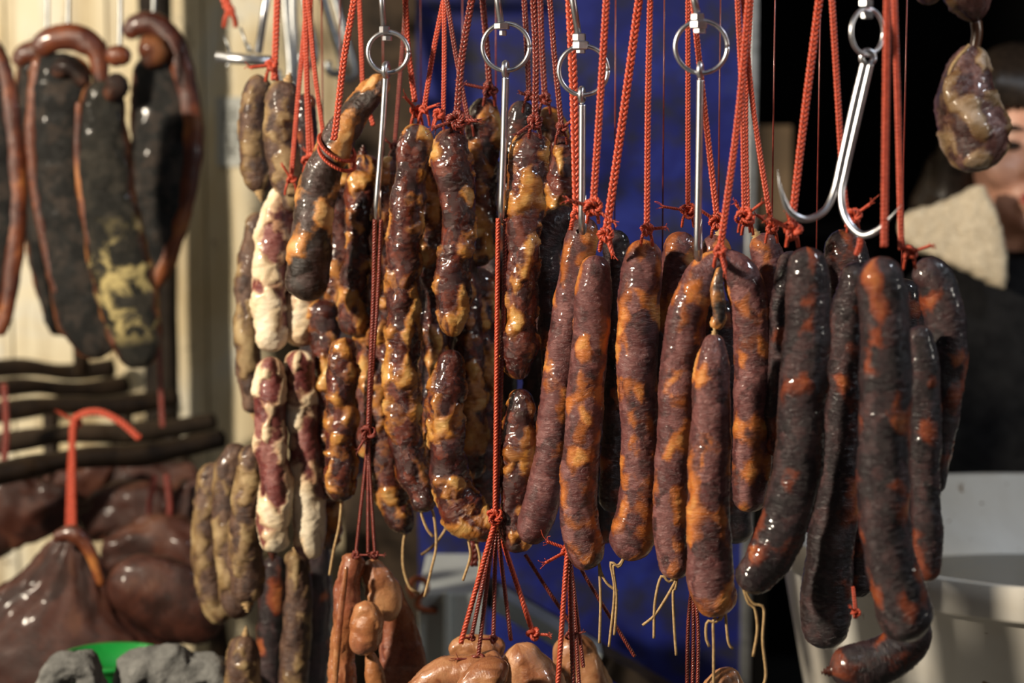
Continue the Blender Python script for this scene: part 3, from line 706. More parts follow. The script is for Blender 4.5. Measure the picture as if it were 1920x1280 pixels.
sg('sausage', [(738, 292), (728, 370), (724, 450), (722, 540), (722, 620), (716, 700), (716, 780), (724, 860), (740, 940), (765, 1000)], [44, 52, 54, 56, 52, 52, 58, 60, 60, 44], 'A', .03, 'long glossy sausage left of the amber-topped one', GA, tie=1,
   tails=[[(757, 1012), (756, 1060), (768, 1100), (786, 1112)]])
sg('sausage', [(786, 232), (774, 290), (764, 370), (758, 450), (756, 540), (758, 620), (754, 700), (758, 780), (764, 850), (790, 920), (800, 960)], [46, 56, 58, 60, 58, 60, 58, 60, 58, 54, 40], 'A', -.03, 'long glossy sausage with a bright amber top, left of the double knot', GA,
   tails=[[(790, 960), (800, 990), (812, 1006)], [(812, 960), (818, 1020), (808, 1070), (796, 1118)]])
sg('sausage', [(818, 285), (810, 360), (808, 440), (810, 520), (814, 600), (816, 690), (814, 770), (822, 850), (812, 910)], [44, 52, 54, 54, 52, 54, 54, 56, 48], 'A', .035, 'glossy sausage between the amber-topped and the cream-topped ones', GA,
   tails=[[(842, 940), (838, 985), (815, 1020), (790, 1040)]])
sg('sausage', [(846, 240), (848, 300), (856, 370), (856, 440), (850, 520), (850, 580), (848, 632)], [54, 70, 62, 60, 58, 54, 26], 'A', -.03, 'glossy sausage with a cream top under the dark double knot, upper link', GA)
sg('sausage', [(850, 655), (842, 710), (836, 780), (840, 850), (850, 915), (880, 968), (938, 994)], [30, 58, 66, 64, 68, 70, 50], 'A', -.03, 'lower link below the cream-topped sausage, curling right at its end', GA,
   tails=[[(876, 990), (882, 1040), (868, 1088)], [(890, 1000), (900, 1050), (890, 1110)]])
sg('sausage', [(910, 182), (906, 240), (902, 320), (900, 420), (898, 500)], [44, 60, 64, 60, 50], 'A', .09, 'dark shadowed sausage with its knot left of the second hook', GA)
sg('sausage', [(892, 500), (900, 600), (904, 720), (906, 850), (900, 960)], 66, 'A', .115, 'shadowed sausage in the dark gap left of the second hook cord', GA)
sg('sausage', [(860, 460), (872, 560), (880, 680), (884, 780), (880, 900)], 52, 'A', .07, 'shadowed sausage tucked behind the cream-topped one', GA)
sg('sausage', [(982, 188), (970, 250), (962, 340), (960, 430)], [40, 52, 54, 50], 'C', .07, 'purple black sausage top just right of the second hook', GA)
sg('sausage', [(1030, 198), (1034, 250), (1036, 330), (1034, 400)], [40, 54, 56, 50], 'A', .12, 'rearmost sausage with an amber tip above the others, right of the second hook', GA)
sg('sausage', [(1056, 255), (1058, 320), (1058, 390), (1052, 470)], [44, 56, 58, 50], 'A', .06, 'dark red sausage left of the third hook shank', GA)
sg('sausage', [(994, 246), (992, 300), (984, 370), (980, 450), (978, 530), (976, 600), (974, 660), (976, 712)], [50, 66, 66, 60, 60, 56, 64, 28], 'A', -.02, 'big-topped glossy sausage right of the second hook, upper link', GA)
sg('sausage', [(976, 728), (978, 790), (972, 860), (970, 930), (966, 990), (978, 1035)], [32, 58, 62, 62, 58, 46], 'A', -.02, 'dark glossy wrinkled lower link right of the second hook cord', GA)
# smooth brown
sg('sausage', [(1078, 402), (1044, 416), (1022, 455), (1022, 520), (1032, 590), (1040, 660), (1044, 740)], [40, 56, 62, 62, 60, 56, 50], 'C', .035, 'dark sausage bent over at its top beside the third hook', GB)
sg('sausage', [(1104, 408), (1090, 450), (1076, 530), (1062, 620), (1050, 710), (1040, 800), (1030, 880), (1012, 955), (988, 1018)], [48, 62, 64, 64, 66, 68, 70, 70, 56], 'B', -.01, 'brown sausage slanting from the third hook down to the left', GB)
sg('sausage', [(1118, 478), (1114, 540), (1108, 620), (1100, 710), (1094, 800), (1086, 890), (1086, 970), (1100, 1030), (1122, 1058)], [50, 68, 70, 72, 72, 72, 72, 72, 54], 'B', -.03, 'brown sausage hanging next right, with a knot at its pointed top', GB, tails=[[(1124, 1070), (1126, 1130), (1124, 1205)], [(1128, 1075), (1140, 1095), (1158, 1108)]])
sg('sausage', [(1150, 430), (1160, 520), (1158, 620), (1155, 740), (1150, 860), (1145, 960)], 50, 'C', .07, 'sausage in deep shadow between two brown ones left of centre', GB)
sg('sausage', [(1208, 448), (1202, 520), (1196, 610), (1194, 700), (1198, 790), (1202, 870), (1198, 940), (1184, 1010), (1172, 1050)], [62, 80, 80, 78, 74, 74, 78, 84, 60], 'B', -.01, 'thick brown sausage standing clear in front of the blue sheet', GB, tails=[[(1145, 1055), (1152, 1110), (1142, 1212)], [(1150, 1060), (1156, 1120), (1152, 1190)]])
sg('sausage', [(1286, 435), (1274, 480), (1268, 560), (1264, 640)], [54, 66, 64, 56], 'B', .05, 'wrinkled shiny sausage top just left of the fourth hook shank', GB)
sg('sausage', [(1270, 1085), (1258, 990), (1262, 880), (1270, 770), (1278, 670), (1290, 580), (1318, 512), (1350, 488), (1385, 512), (1408, 580), (1414, 670), (1412, 780), (1408, 880), (1402, 960)], [60, 66, 70, 74, 78, 76, 62, 46, 66, 76, 76, 76, 74, 60], 'B', -.0, 'brown sausage folded into an upside-down U over the fourth hook cord', GB,
   tails=[[(1262, 1098), (1230, 1150), (1205, 1172)], [(1240, 1080), (1228, 1130), (1226, 1196)], [(1262, 1110), (1264, 1170), (1268, 1228)]])
sg('sausage', [(1340, 625), (1336, 680), (1334, 760), (1330, 850), (1328, 940), (1330, 1030), (1334, 1100), (1360, 1150)], [30, 66, 74, 78, 80, 84, 88, 74], 'B', -.05, 'brown sausage with a pointed pinched top hanging in front of the folded one', GB, tie=1,
   tails=[[(1338, 1160), (1338, 1210), (1338, 1290)], [(1326, 1165), (1324, 1195), (1330, 1212)], [(1362, 1170), (1366, 1205), (1374, 1216)]])
sg('sausage', [(1350, 440), (1338, 480), (1330, 540)], [50, 62, 60], 'B', .08, 'small brown sausage end behind the top of the folded sausage', GB, tie=1)
sg('sausage', [(1418, 440), (1440, 480), (1452, 560), (1450, 660), (1446, 760)], [44, 62, 62, 56, 50], 'B', .07, 'shiny brown sausage curving right behind the folded one', GB, tie=1)
# crumpled casing tail hanging in the fold
t = thing('casing_scrap', 'crumpled strip of dried casing hanging in the fold of the U-shaped sausage', 'casing')
link('strip', bulk([(1352, 500), (1346, 545), (1350, 590), (1340, 618)], [12, 22, 26, 16], YF(1348) - .045, 'A', 5, 30), M['AD'], t); setbase(t, P(1352, 500, YF(1348) - .045))
# dark right
sg('sausage', [(1486, 470), (1474, 560), (1470, 660), (1464, 760), (1466, 860)], [46, 60, 62, 64, 50], 'C', .035, 'purple brown sausage behind the black one that curls left', GC)
sg('sausage', [(1512, 462), (1514, 530), (1514, 610), (1508, 700), (1502, 790), (1496, 880), (1478, 960), (1444, 1040), (1392, 1105)], [62, 82, 86, 90, 92, 92, 92, 88, 64], 'C', -.05, 'black sausage whose lower end curls up to the left', GC,
   tails=[[(1415, 1140), (1420, 1180), (1412, 1230)], [(1432, 1140), (1430, 1200), (1436, 1262), (1430, 1290)]])
sg('sausage', [(1572, 430), (1588, 480), (1592, 560), (1580, 660)], [58, 80, 80, 70], 'C', .09, 'dark sausage with a round top behind the double-pointed hook', GC)
sg('sausage', [(1610, 490), (1600, 560), (1592, 640), (1590, 720), (1582, 800), (1574, 890), (1562, 990), (1552, 1080), (1548, 1160), (1556, 1215)], [56, 74, 80, 84, 84, 86, 92, 96, 96, 64], 'C', .03, 'dark sausage with orange spots, left of the frontmost thick one', GC)
sg('sausage', [(1650, 480), (1654, 550), (1660, 640), (1660, 730), (1656, 820), (1656, 910), (1662, 1000), (1678, 1090), (1700, 1160), (1716, 1200)], [78, 92, 96, 100, 98, 98, 98, 100, 104, 66], 'C', -.07, 'frontmost and thickest dark sausage with a red top at right', GC)
sg('sausage', [(1722, 610), (1730, 700), (1734, 800), (1734, 900), (1738, 1000), (1736, 1090)], [50, 62, 64, 60, 60, 50], 'C', -.0, 'thin dark sausage squeezed between the two rightmost ones', GC)
sg('sausage', [(1712, 505), (1748, 520), (1768, 575), (1774, 650), (1768, 740), (1754, 830), (1742, 930)], [56, 68, 78, 80, 76, 70, 50], 'C', .035, 'rightmost sausage, arched over with a bluish black shoulder', GC)
sg('sausage', [(1722, 1150), (1700, 1205), (1650, 1240), (1590, 1252), (1556, 1258)], [60, 84, 92, 88, 52], 'C', -.01, 'dark sausage end lying crosswise under the right bunch', GC, bottom=1)
sg('sausage', [(1620, 620), (1622, 800), (1616, 960), (1610, 1120)], 60, 'C', .06, 'shadowed sausage filling the gap behind the right bunch', GC)
# dark meat added to blacken the shaded gaps behind the front row
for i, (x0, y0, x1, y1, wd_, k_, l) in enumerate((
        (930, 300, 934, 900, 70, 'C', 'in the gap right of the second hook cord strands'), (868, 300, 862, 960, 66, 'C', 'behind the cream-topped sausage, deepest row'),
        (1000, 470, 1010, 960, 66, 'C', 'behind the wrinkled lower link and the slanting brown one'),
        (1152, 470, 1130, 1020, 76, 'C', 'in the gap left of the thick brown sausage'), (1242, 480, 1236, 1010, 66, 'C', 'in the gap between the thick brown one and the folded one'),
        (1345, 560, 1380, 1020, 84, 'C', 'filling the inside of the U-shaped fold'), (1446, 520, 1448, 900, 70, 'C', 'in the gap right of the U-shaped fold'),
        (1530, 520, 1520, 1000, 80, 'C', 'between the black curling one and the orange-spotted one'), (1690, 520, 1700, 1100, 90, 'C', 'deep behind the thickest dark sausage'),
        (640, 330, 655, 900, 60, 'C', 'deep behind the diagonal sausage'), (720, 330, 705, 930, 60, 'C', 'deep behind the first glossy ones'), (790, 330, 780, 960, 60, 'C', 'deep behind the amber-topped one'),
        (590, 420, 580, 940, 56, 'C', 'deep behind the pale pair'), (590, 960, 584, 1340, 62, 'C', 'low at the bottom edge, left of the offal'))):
    sg('sausage', [(x0, y0), ((x0 + x1) / 2 + 6, (y0 + y1) / 2), (x1, y1)], [wd_ * .8, wd_, wd_ * .8], k_, .165 + .03 * (i % 2), 'added dark sausage ' + l, 'dark sausages added as a back row', seg=32, step=.003, hang=1)
# linked meats in casing, top right, in front of the face
Yd = 1.98
def casing(label, pts, wds, tie_=()):
    root = thing('linked_casing_meat', label, 'sausage', 'thin-cased meat links at the top right')
    link('casing', bulk(pts, wds, Yd, 'F', nseed(), 60, .0016), M['F'], root)
    for p, w_ in tie_:
        V, F = tube(spline(px_path(p, Yd - .012), .003)[0], w_ * .5 * K * Yd, 8); link('casing_fold', mesh_np('casing_fold', V, F), M['twine'], root)
    setbase(root, P(pts[0][0], pts[0][1], Yd))
casing('wrinkled brown cased meat hanging in front of the person\'s face', [(1826, 84), (1816, 130), (1812, 180), (1826, 240), (1840, 290), (1852, 318)], [36, 84, 108, 122, 116, 80], [([(1818, 84), (1785, 125), (1772, 180)], 7)])
casing('brown cased meat cut by the top edge above the hanging one', [(1810, -70), (1814, -20), (1824, 12), (1830, 42)], [80, 96, 74, 24])
casing('small amber cased meat scrap at the top edge left of the link', [(1738, -60), (1740, -20), (1742, 10)], [46, 56, 24])
V, F = tube(spline(px_path([(1830, 40), (1832, 62), (1828, 90)], Yd), .002)[0], np.linspace(1, .9, len(spline(px_path([(1830, 40), (1832, 62), (1828, 90)], Yd), .002)[0])) * 11 * K * Yd, 14)
tag(link('twisted_casing', mesh_np('twisted_casing', V, F), M['F']), 'twisted amber casing joining the two right-hand meat links', 'casing')
for x, l in ((1812, 'upper cased meat'), (1738, 'amber meat scrap')):
    V, F = tube(px_path([(x, -60), (x, -140)], Yd), .0015, 8); tag(link('twine_hanger', mesh_np('twine_hanger', V, F), M['twine']), 'twine holding the ' + l + ' at the top right', 'twine')

# ---------------------------------------------------------------- red cords
cord([(520, 0), (517, 80), (514, 150)], 13, .03, 'red cord at the end of the polished steel bar', 20, tails=1, dirs=[-1.7], ends=[(510, 122)])
cord([(576, 0), (560, 170), (546, 335)], 9, .0, 'leftmost slanting red cord to the pale sausages', 16)
cord([(572, 0), (575, 150), (580, 300)], 10, .0, 'straight red cord knotted beside the diagonal sausage', 22, dirs=[1.2])
cord([(578, 0), (590, 130), (606, 250), (612, 300)], 9, .01, 'red cord slanting right from the left bundle', 0)
cord([(583, 0), (574, 120), (588, 300)], 9, .02, 'red cord crossing behind the left bundle', 14)
# cord looped round the diagonal sausage
cord([(664, 0), (645, 110), (632, 220), (626, 262)], 13, -.10, 'red cord tied in a loop round the diagonal sausage', 0)
yy = YF(632) - .055; c0 = P(632, 276, yy); a_ = np.linspace(0, 2 * np.pi, 40); ax = Vector((.75, 0, -.66)).normalized()
Cc = []
d1 = (P(655, 296, yy) - P(606, 262, yy)).normalized(); rr_ = 36 * K * yy
for sft in (0, 1):
    Cc = [tuple(c0 + d1 * rr_ * 1.05 * math.cos(q) + Vector((0, -1, 0)) * rr_ * 1.05 * math.sin(q) + Vector((0, 0, (-.009 if sft else 0))) + Vector((-.2, 0, -.35)) * .02 * math.sin(q)) for q in a_]
    V, F = braid(Cc, .0042, .008); lo = link('cord_loop', mesh_np('cord_loop', V, F), M['cord'])
    tag(lo, ('lower' if sft else 'upper') + ' turn of red cord wrapped round the diagonal sausage', 'cord')
cord([(674, 0), (678, 100), (682, 170), (700, 235)], 9, .04, 'red cord behind, right of the loop cord', 0)
cord([(760, 0), (765, 90), (778, 190)], 11, .0, 'red cord right of the leftmost ring with a splayed knot', 20, dirs=[-.7], ends=[(782, 208)])
cord([(757, 60), (748, 170), (740, 275)], 8, .05, 'thin dark cord behind the leftmost ring', 14, 'cordD')
cord([(832, 0), (812, 100), (795, 205)], 10, -.0, 'left arm of the cords spreading to the amber-topped sausage', 14, tails=1)
cord([(833, 0), (833, 110), (831, 225)], 9, .01, 'middle arm of the spreading cords', 18, 'cord', tails=1, dirs=[-2.8], ends=[(822, 214)])
cord([(838, 0), (856, 110), (878, 225)], 9, .02, 'right arm of the spreading cords', 14, 'cordD')
cord([(884, 0), (866, 110), (856, 225)], 14, -.04, 'twin-stranded dark red cord with a bulky double knot', 30, 'cordD', tails=2, dirs=[1.6, -1.9])
cord([(905, 0), (912, 80), (918, 168)], 12, .06, 'red cord just left of the second hook', 24, 'cordD', tails=1, dirs=[-1.35])
cord([(983, 0), (988, 90), (992, 180)], 11, .05, 'leftmost dark cord right of the second hook', 14, 'cordD')
cord([(1000, 0), (1005, 110), (1003, 228)], 13, -.035, 'dark cord knotted on the big-topped glossy sausage', 26, 'cordD', dirs=[-2.2])
cord([(1013, 0), (1016, 90), (1022, 185)], 12, .09, 'dark cord to the rearmost amber-tipped sausage', 18, 'cordD')
cord([(1031, 0), (1040, 110), (1053, 240)], 11, .04, 'dark red cord left of the third hook', 18, 'cordD')
cord([(1068, 0), (1076, 180), (1082, 400)], 17, -.02, 'thick bright red cord running behind the third ring', 20, 'cord', tails=1)
cord([(1137, 0), (1126, 180), (1112, 388)], 14, -.095, 'bright red cord crossing the right side of the third ring', 28, 'cord', tails=2, dirs=[-1.3, 2.2])
cord([(1198, 0), (1168, 220), (1136, 440)], 16, -.06, 'long bright red cord slanting left to the pointed brown sausage', 24, 'cord', tails=1, dirs=[2.8])
cord([(1219, 0), (1215, 200), (1213, 430)], 12, -.03, 'straight red cord to the thick brown sausage', 20, 'cord', tails=1, dirs=[1.45])
cord([(1290, 0), (1290, 200), (1290, 395)], 10, .03, 'straight red cord left of the fourth hook shank', 26, 'cord', tails=1, dirs=[-1.4])
cord([(1300, 10), (1316, 160), (1345, 415)], 12, .03, 'red cord passing through the fourth ring and slanting right', 26, 'cord', tails=1, dirs=[-1.0])
cord([(1404, 0), (1384, 220), (1350, 470)], 14, -.065, 'front red cord knotted on the fold of the U-shaped sausage', 22, 'cord', tails=1, dirs=[2.9])
cord([(1383, 0), (1392, 200), (1396, 405)], 11, .0, 'red cord with a large knot, second in the bundle left of the dark', 30, 'cord', tails=1, dirs=[.9])
cord([(1408, 0), (1398, 200), (1402, 410)], 11, .02, 'red cord in the middle of the bundle left of the dark', 22, 'cord')
cord([(1394, 0), (1412, 200), (1447, 425)], 11, .02, 'rightmost red cord of the bundle, slanting right', 24, 'cord', tails=1, dirs=[-.9])
cord([(1536, 0), (1508, 220), (1484, 425)], 15, -.03, 'red cord behind the left tip of the double hook', 28, 'cord', tails=2, dirs=[-.3, -1.1], ends=[(1486, 432)])
cord([(1560, 0), (1572, 200), (1580, 330), (1590, 425)], 12, .0, 'red cord behind the double hook shanks', 24, 'cord', tails=1, dirs=[.9], ends=[(1600, 405)])
cord([(1664, 0), (1661, 220), (1658, 462)], 14, -.09, 'straight bright red cord to the thickest dark sausage', 0, 'cord')
cord([(1677, 0), (1684, 220), (1690, 468)], 12, -.03, 'rightmost straight red cord with a frayed end', 22, 'cord', tails=1, dirs=[1.2], ends=[(1706, 474)])
cord([(1614, 440), (1612, 460), (1606, 478)], 12, -.06, 'short cord loop lying over the right tip of the double hook', 0, 'cord', tails=0, rail=False)
# lower cords
cord([(703, 412), (700, 560), (694, 700), (690, 812)], 9, -.06, 'long dark cord from the leftmost hook to a mid-air knot', 26, 'cordD', tails=1, dirs=[-2.6], rail=False, lay=True)
cord([(715, 412), (708, 560), (698, 700), (692, 812)], 8, -.052, 'second strand of cord beside the one from the leftmost hook', 0, 'cordD', rail=False, lay=True)
for i, (x1, y1, l) in enumerate(((667, 1040, 'left'), (690, 1036, 'middle'), (703, 1040, 'right'))):
    cord([(690, 815), (690 + (x1 - 690) * .25, 880), (x1, y1)], 7, -.06, l + ' of the three cords holding the red brown offal', 14 if i != 1 else 0, 'cordD', tails=1, dirs=[1.5], rail=False, lay=True, refx=690)
cord([(934, 410), (932, 600), (930, 800), (928, 968)], 10, -.05, 'left strand of the long cord from the second hook', 26, 'cord', tails=0, rail=False, lay=True)
cord([(948, 410), (944, 600), (936, 800), (932, 968)], 10, -.045, 'right strand of the long cord from the second hook', 0, 'cordD', tails=0, rail=False, lay=True)
for i, (x1, y1, m_, l, kn_) in enumerate(((864, 1205, 'cord', 'far left bright', 0), (896, 1236, 'cordD', 'second, knotted on the front knuckle', 24), (884, 1195, 'cordD', 'short one behind the left strand', 12), (925, 1198, 'cordD', 'middle straight', 12), (958, 1200, 'cordD', 'right of the middle', 0), (1000, 1188, 'cord', 'far right with frayed knot', 22))):
    cord([(930, 972), (930 + (x1 - 930) * .3, 1040), (x1, y1)], 11 if m_ == 'cord' else 9, -.05 + .006 * i, 'cord spreading to the pork knuckles: ' + l, kn_, m_, tails=1, dirs=[1.6 if i == 5 else -1.5], rail=False, lay=True, refx=930)
cord([(1062, 985), (1064, 1010), (1068, 1030)], 12, -.02, 'bushy cord knot behind the brown sausages, above the right-hand cords', 26, 'cord', tails=2, dirs=[-1.2, -2.0], rail=False, lay=True)
for i, (x1, y1, l, kn_) in enumerate(((1044, 1310, 'leftmost', 0), (1076, 1310, 'second', 0), (1070, 1190, 'third, with a small knot', 18), (1094, 1250, 'fourth', 0), (1190, 1230, 'slanting far right', 0), (1088, 1310, 'fifth', 0))):
    cord([(1066, 1020), (1066 + (x1 - 1066) * .3, 1090), (x1, y1)], 11 if i < 2 else 8, -.03 + .006 * i, l + ' of the cords hanging under the brown sausages', kn_, 'cord' if i == 0 else 'cordD', tails=1, rail=False, lay=True, refx=1066)
cord([(985, 1040), (1030, 1110), (1075, 1175)], 8, .05, 'dark cord slanting right in front of the blue sheet', 0, 'cordD', rail=False, lay=True)
for i, x in enumerate((1290, 1300, 1309)):
    cord([(1298 + i, 1090), (x, 1180), (x - 2, 1320)], 8, .06, ('left', 'middle', 'right')[i] + ' of three dark cords below the folded sausage', 0, 'cordD', rail=False, lay=True)
cord([(1600, 1100), (1605, 1150)], 8, -.02, 'scrap of red cord in the gap of the right bunch', 14, 'cord', rail=False)

# ---------------------------------------------------------------- meats on the lower cords
def meatp(name, label, cat, parts, Y, grp):
    root = thing(name, label, cat, grp)
    for i, (nm, p, wd, m_, dy, fl) in enumerate(parts):
        link(nm, bulk(p, wd, Y + dy, 'S', nseed(), 56, .0022, fl, .8, mode='smooth'), M[m_], root)
    setbase(root, P(parts[0][1][0][0], parts[0][1][0][1], Y))
GO = 'red brown offal hanging on the middle cord'
YO = YF(690) - .055
meatp('smoked_tongue', 'long straight red brown offal strip on the left of the middle cord', 'offal', [('flesh', [(664, 1036), (656, 1090), (648, 1160), (640, 1240), (634, 1340)], [40, 46, 50, 54, 58], 'pink', .0, .8), ('ridge', [(650, 1060), (640, 1140), (632, 1220), (626, 1320)], [8, 12, 12, 12], 'pink', -.018, .8)], YO, GO)
meatp('smoked_tail', 'curled shiny offal piece with a bulge, hanging right beside the strip', 'offal', [('flesh', [(692, 1048), (706, 1085), (718, 1130), (706, 1160)], [34, 58, 62, 40], 'skin', .01, .8), ('bulge', [(684, 1125), (690, 1165), (686, 1205), (690, 1228)], [30, 60, 56, 22], 'pink', -.02, .8), ('tip', [(694, 1222), (700, 1255), (712, 1330)], [22, 30, 44], 'pink', -.01, .8)], YO, GO)
meatp('smoked_ear', 'dark flat offal flap behind the curled piece', 'offal', [('flesh', [(722, 1080), (742, 1150), (752, 1220), (760, 1330)], [30, 54, 80, 110], 'pink', .045, .4)], YO, GO)
GK = 'tan pork knuckles at the bottom edge'
YK = YF(930) - .03
meatp('pork_knuckle', 'large tan pork knuckle at the bottom, left under the spreading cords', 'pork knuckle', [('skin', [(770, 1310), (812, 1275), (860, 1262), (920, 1252), (946, 1250)], [50, 66, 78, 66, 40], 'skin', -.01, .9)], YK, GK)
meatp('pork_knuckle', 'small tan pork knuckle on top, under the second cord', 'pork knuckle', [('skin', [(845, 1232), (878, 1216), (915, 1214), (944, 1228)], [36, 46, 50, 36], 'skin', .03, .9)], YK, GK)
meatp('pork_knuckle', 'low front tan pork knuckle with a knot on it', 'pork knuckle', [('skin', [(868, 1330), (890, 1286), (925, 1268), (950, 1276)], [60, 74, 70, 48], 'skin', -.05, .9)], YK, GK)
meatp('pork_knuckle', 'broad tan pork knuckle right of the spreading cords, cut by the bottom edge', 'pork knuckle', [('skin', [(968, 1206), (980, 1236), (996, 1280), (1020, 1360)], [52, 84, 116, 150], 'skin', .0, .8)], YK, GK)
meatp('pork_knuckle', 'brown pork knuckle behind the right-hand dark cords', 'pork knuckle', [('skin', [(1060, 1190), (1074, 1225), (1092, 1270), (1110, 1340)], [46, 84, 100, 110], 'skin', .08, .8)], YK, GK)
meatp('pork_knuckle', 'small brown pork knuckle top at the bottom edge under the folded sausage', 'pork knuckle', [('skin', [(1350, 1252), (1356, 1275), (1360, 1340)], [40, 70, 110], 'skin', .10, .8)], YF(1350), GK)

# ---------------------------------------------------------------- bin, beam, rusty hook low in the middle
t = thing('metal_bin', 'pale grey sheet metal bin low behind the glossy sausages', 'bin'); Yn = 2.25
x0, x1, zt = P(778, 0, Yn).x, P(905, 0, Yn).x, P(0, 1112, Yn).z
boxo('bin_body', (x0, x1, Yn, Yn + .22, 0, zt), M['tin'], t, .004)
boxo('corner_strip', (P(826, 0, Yn).x, P(842, 0, Yn).x, Yn - .014, Yn, 0, zt + .004), M['tin'], t, .003)
setbase(t, (x0, Yn, 0))
def beam(a, b, th, Y0, Y1, label, m):
    A, B_ = P(*a, Y0), P(*b, Y1); u = (B_ - A).normalized(); n = Vector((0, 1, 0)); q = u.cross(n).normalized()
    V = [tuple(c + n * s1 * .03 + q * s2 * th) for c in (A, B_) for s1 in (-1, 1) for s2 in (-1, 1)]
    o = link('wooden_beam', mesh_np('wooden_beam', V, [(0, 1, 3, 2), (4, 6, 7, 5), (0, 4, 5, 1), (2, 3, 7, 6), (0, 2, 6, 4), (1, 5, 7, 3)], False), m); tag(o, label, 'beam')
beam((860, 1075), (1290, 1330), .012, 2.5, 2.3, 'grey brown beam slanting down to the right across the foot of the blue sheet', M['woodB'])
beam((930, 1120), (1120, 1230), .010, 2.42, 2.36, 'light blue painted strip below the slanting beam', M['tin'])
p = px_path([(775, 1120), (768, 1100), (778, 1085), (796, 1088), (800, 1105), (786, 1120), (782, 1134), (795, 1143), (820, 1145)], 2.246); C, _ = spline(p, .003)
V, F = tube(C, .0035, 10); tag(link('rusty_hook', mesh_np('rusty_hook', V, F), M['rust']), 'orange rusty hook on the pale metal bin', 'hook')
cord([(893, 985), (890, 1020), (888, 1060)], 18, .1, 'dark red cloth-like cord end under the curled lower link', 0, 'cordD', rail=False)

# ---------------------------------------------------------------- white tub and its table
Rt = .33; Yt = 2.10; ct = P(2030, 975, Yt); zr = P(1800, 885, Yt + Rt).z
xt = P(2030, 900, Yt).x
t = thing('plastic_tub', 'large white plastic tub of cloudy brine, lower right behind the dark sausages', 'tub')
prof = [(.001, -.34), (Rt * .76, -.34), (Rt * .80, -.335), (Rt * .965, -.036), (Rt * .97, -.034), (Rt * 1.0, -.034), (Rt * 1.004, -.030), (Rt * 1.004, -.002), (Rt * .998, 0), (Rt * .965, 0), (Rt * .955, -.004), (Rt * .79, -.325), (.001, -.328)]
link('tub_wall', lathe(prof, (xt, Yt, zr), 160), M['tub'], t)
link('brine', lathe([(.001, -.096), (Rt * .908, -.096), (Rt * .906, -.102), (.001, -.102)], (xt, Yt, zr), 96), M['brine'], t)
setbase(t, (xt, Yt, zr - .34))
t = thing('steel_table', 'steel table carrying the white tub, below the view', 'table'); zt = zr - .34
boxo('table_top', (xt - .42, xt + .5, Yt - .28, Yt + .34, zt - .03, zt - .001), M['steelD'], t, .004)
for sx in (-.38, .46):
    for sy in (-.25, .30): boxo('leg', (xt + sx - .015, xt + sx + .015, Yt + sy - .015, Yt + sy + .015, 0, zt - .03), M['steelD'], t)
setbase(t, (xt, Yt, 0))

# ---------------------------------------------------------------- the shopkeeper
YP = 2.72
hx = P(1921, 0, YP).x; chin = P(1932, 447, YP - .09).z
def ell(c, r, n=28, m=20):
    V = []; 
    for i in range(m + 1):
        ph = math.pi * (i + .02) / (m + .04)
        for j in range(n):
            th = 2 * math.pi * j / n
            V.append((c[0] + r[0] * math.sin(ph) * math.cos(th), c[1] + r[1] * math.sin(ph) * math.sin(th), c[2] - r[2] * math.cos(ph)))
    return np.array(V), tube_faces(m + 1, n)
def chain(pts, R, n=20):
    rows = [(*p, r) for p, r in zip(pts, R)]; C, s = spline(rows, .012); Cc = C[:, :3]
    L = s[-1]; e = np.sqrt(np.clip(1 - np.clip(1 - s / C[0, 3], 0, 1) ** 2, 0, 1)) * np.sqrt(np.clip(1 - np.clip(1 - (L - s) / C[-1, 3], 0, 1) ** 2, 0, 1))
    return tube(Cc, C[:, 3] * np.clip(e, .05, 1), n)
def remesh(o, vox, sm=8):
    md = o.modifiers.new('remesh', 'REMESH'); md.mode = 'VOXEL'; md.voxel_size = vox; md.use_smooth_shade = True
    ms = o.modifiers.new('smooth', 'SMOOTH'); ms.iterations = sm; ms.factor = .5
    return o
hc = Vector((hx, YP, chin + .118))
person = thing('person', 'person in a black jacket with a cream fleece collar behind the tub, face half hidden', 'person')
shz = chin - .085; hipz = shz - .50
def sd(s): return [(hx + s * a, YP + .02 + b, z) for a, b, z in ((.15, 0, shz - .03), (.20, .0, shz - .07), (.235, .0, shz - .32), (.245, -.05, shz - .42), (.235, -.10, shz - .56))]
bodyparts = [ell(hc + Vector((0, .012, .012)), (.074, .094, .106)), ell(hc + Vector((0, -.022, -.062)), (.053, .062, .056)),
             chain([(hx, YP + .02, chin + .04), (hx, YP + .03, chin - .03), (hx, YP + .03, shz)], [.052, .052, .07]),
             chain([(hx, YP + .02, shz), (hx, YP + .02, shz - .2), (hx, YP + .02, hipz + .1), (hx, YP + .02, hipz - .08)], [.12, .145, .125, .15]),
             chain([(hx - .16, YP + .02, shz - .05), (hx, YP + .02, shz - .03), (hx + .16, YP + .02, shz - .05)], [.055, .07, .055]),
             # nose, brow, cheeks, ears
             chain([tuple(hc + Vector((0, -.083, .02))), tuple(hc + Vector((0, -.094, -.005))), tuple(hc + Vector((0, -.104, -.026)))], [.009, .011, .015], 12),
             ell(hc + Vector((-.012, -.092, -.029)), (.010, .010, .008), 12, 8), ell(hc + Vector((.012, -.092, -.029)), (.010, .010, .008), 12, 8),
             ell(hc + Vector((-.036, -.058, -.028)), (.030, .026, .026), 16, 10), ell(hc + Vector((.036, -.058, -.028)), (.030, .026, .026), 16, 10),
             ell(hc + Vector((0, -.076, -.100)), (.020, .016, .015), 14, 10), ell(hc + Vector((0, -.074, -.066)), (.028, .018, .018), 14, 10),
             ell(hc + Vector((-.076, .012, -.01)), (.009, .016, .030), 12, 10), ell(hc + Vector((.076, .012, -.01)), (.009, .016, .030), 12, 10)]
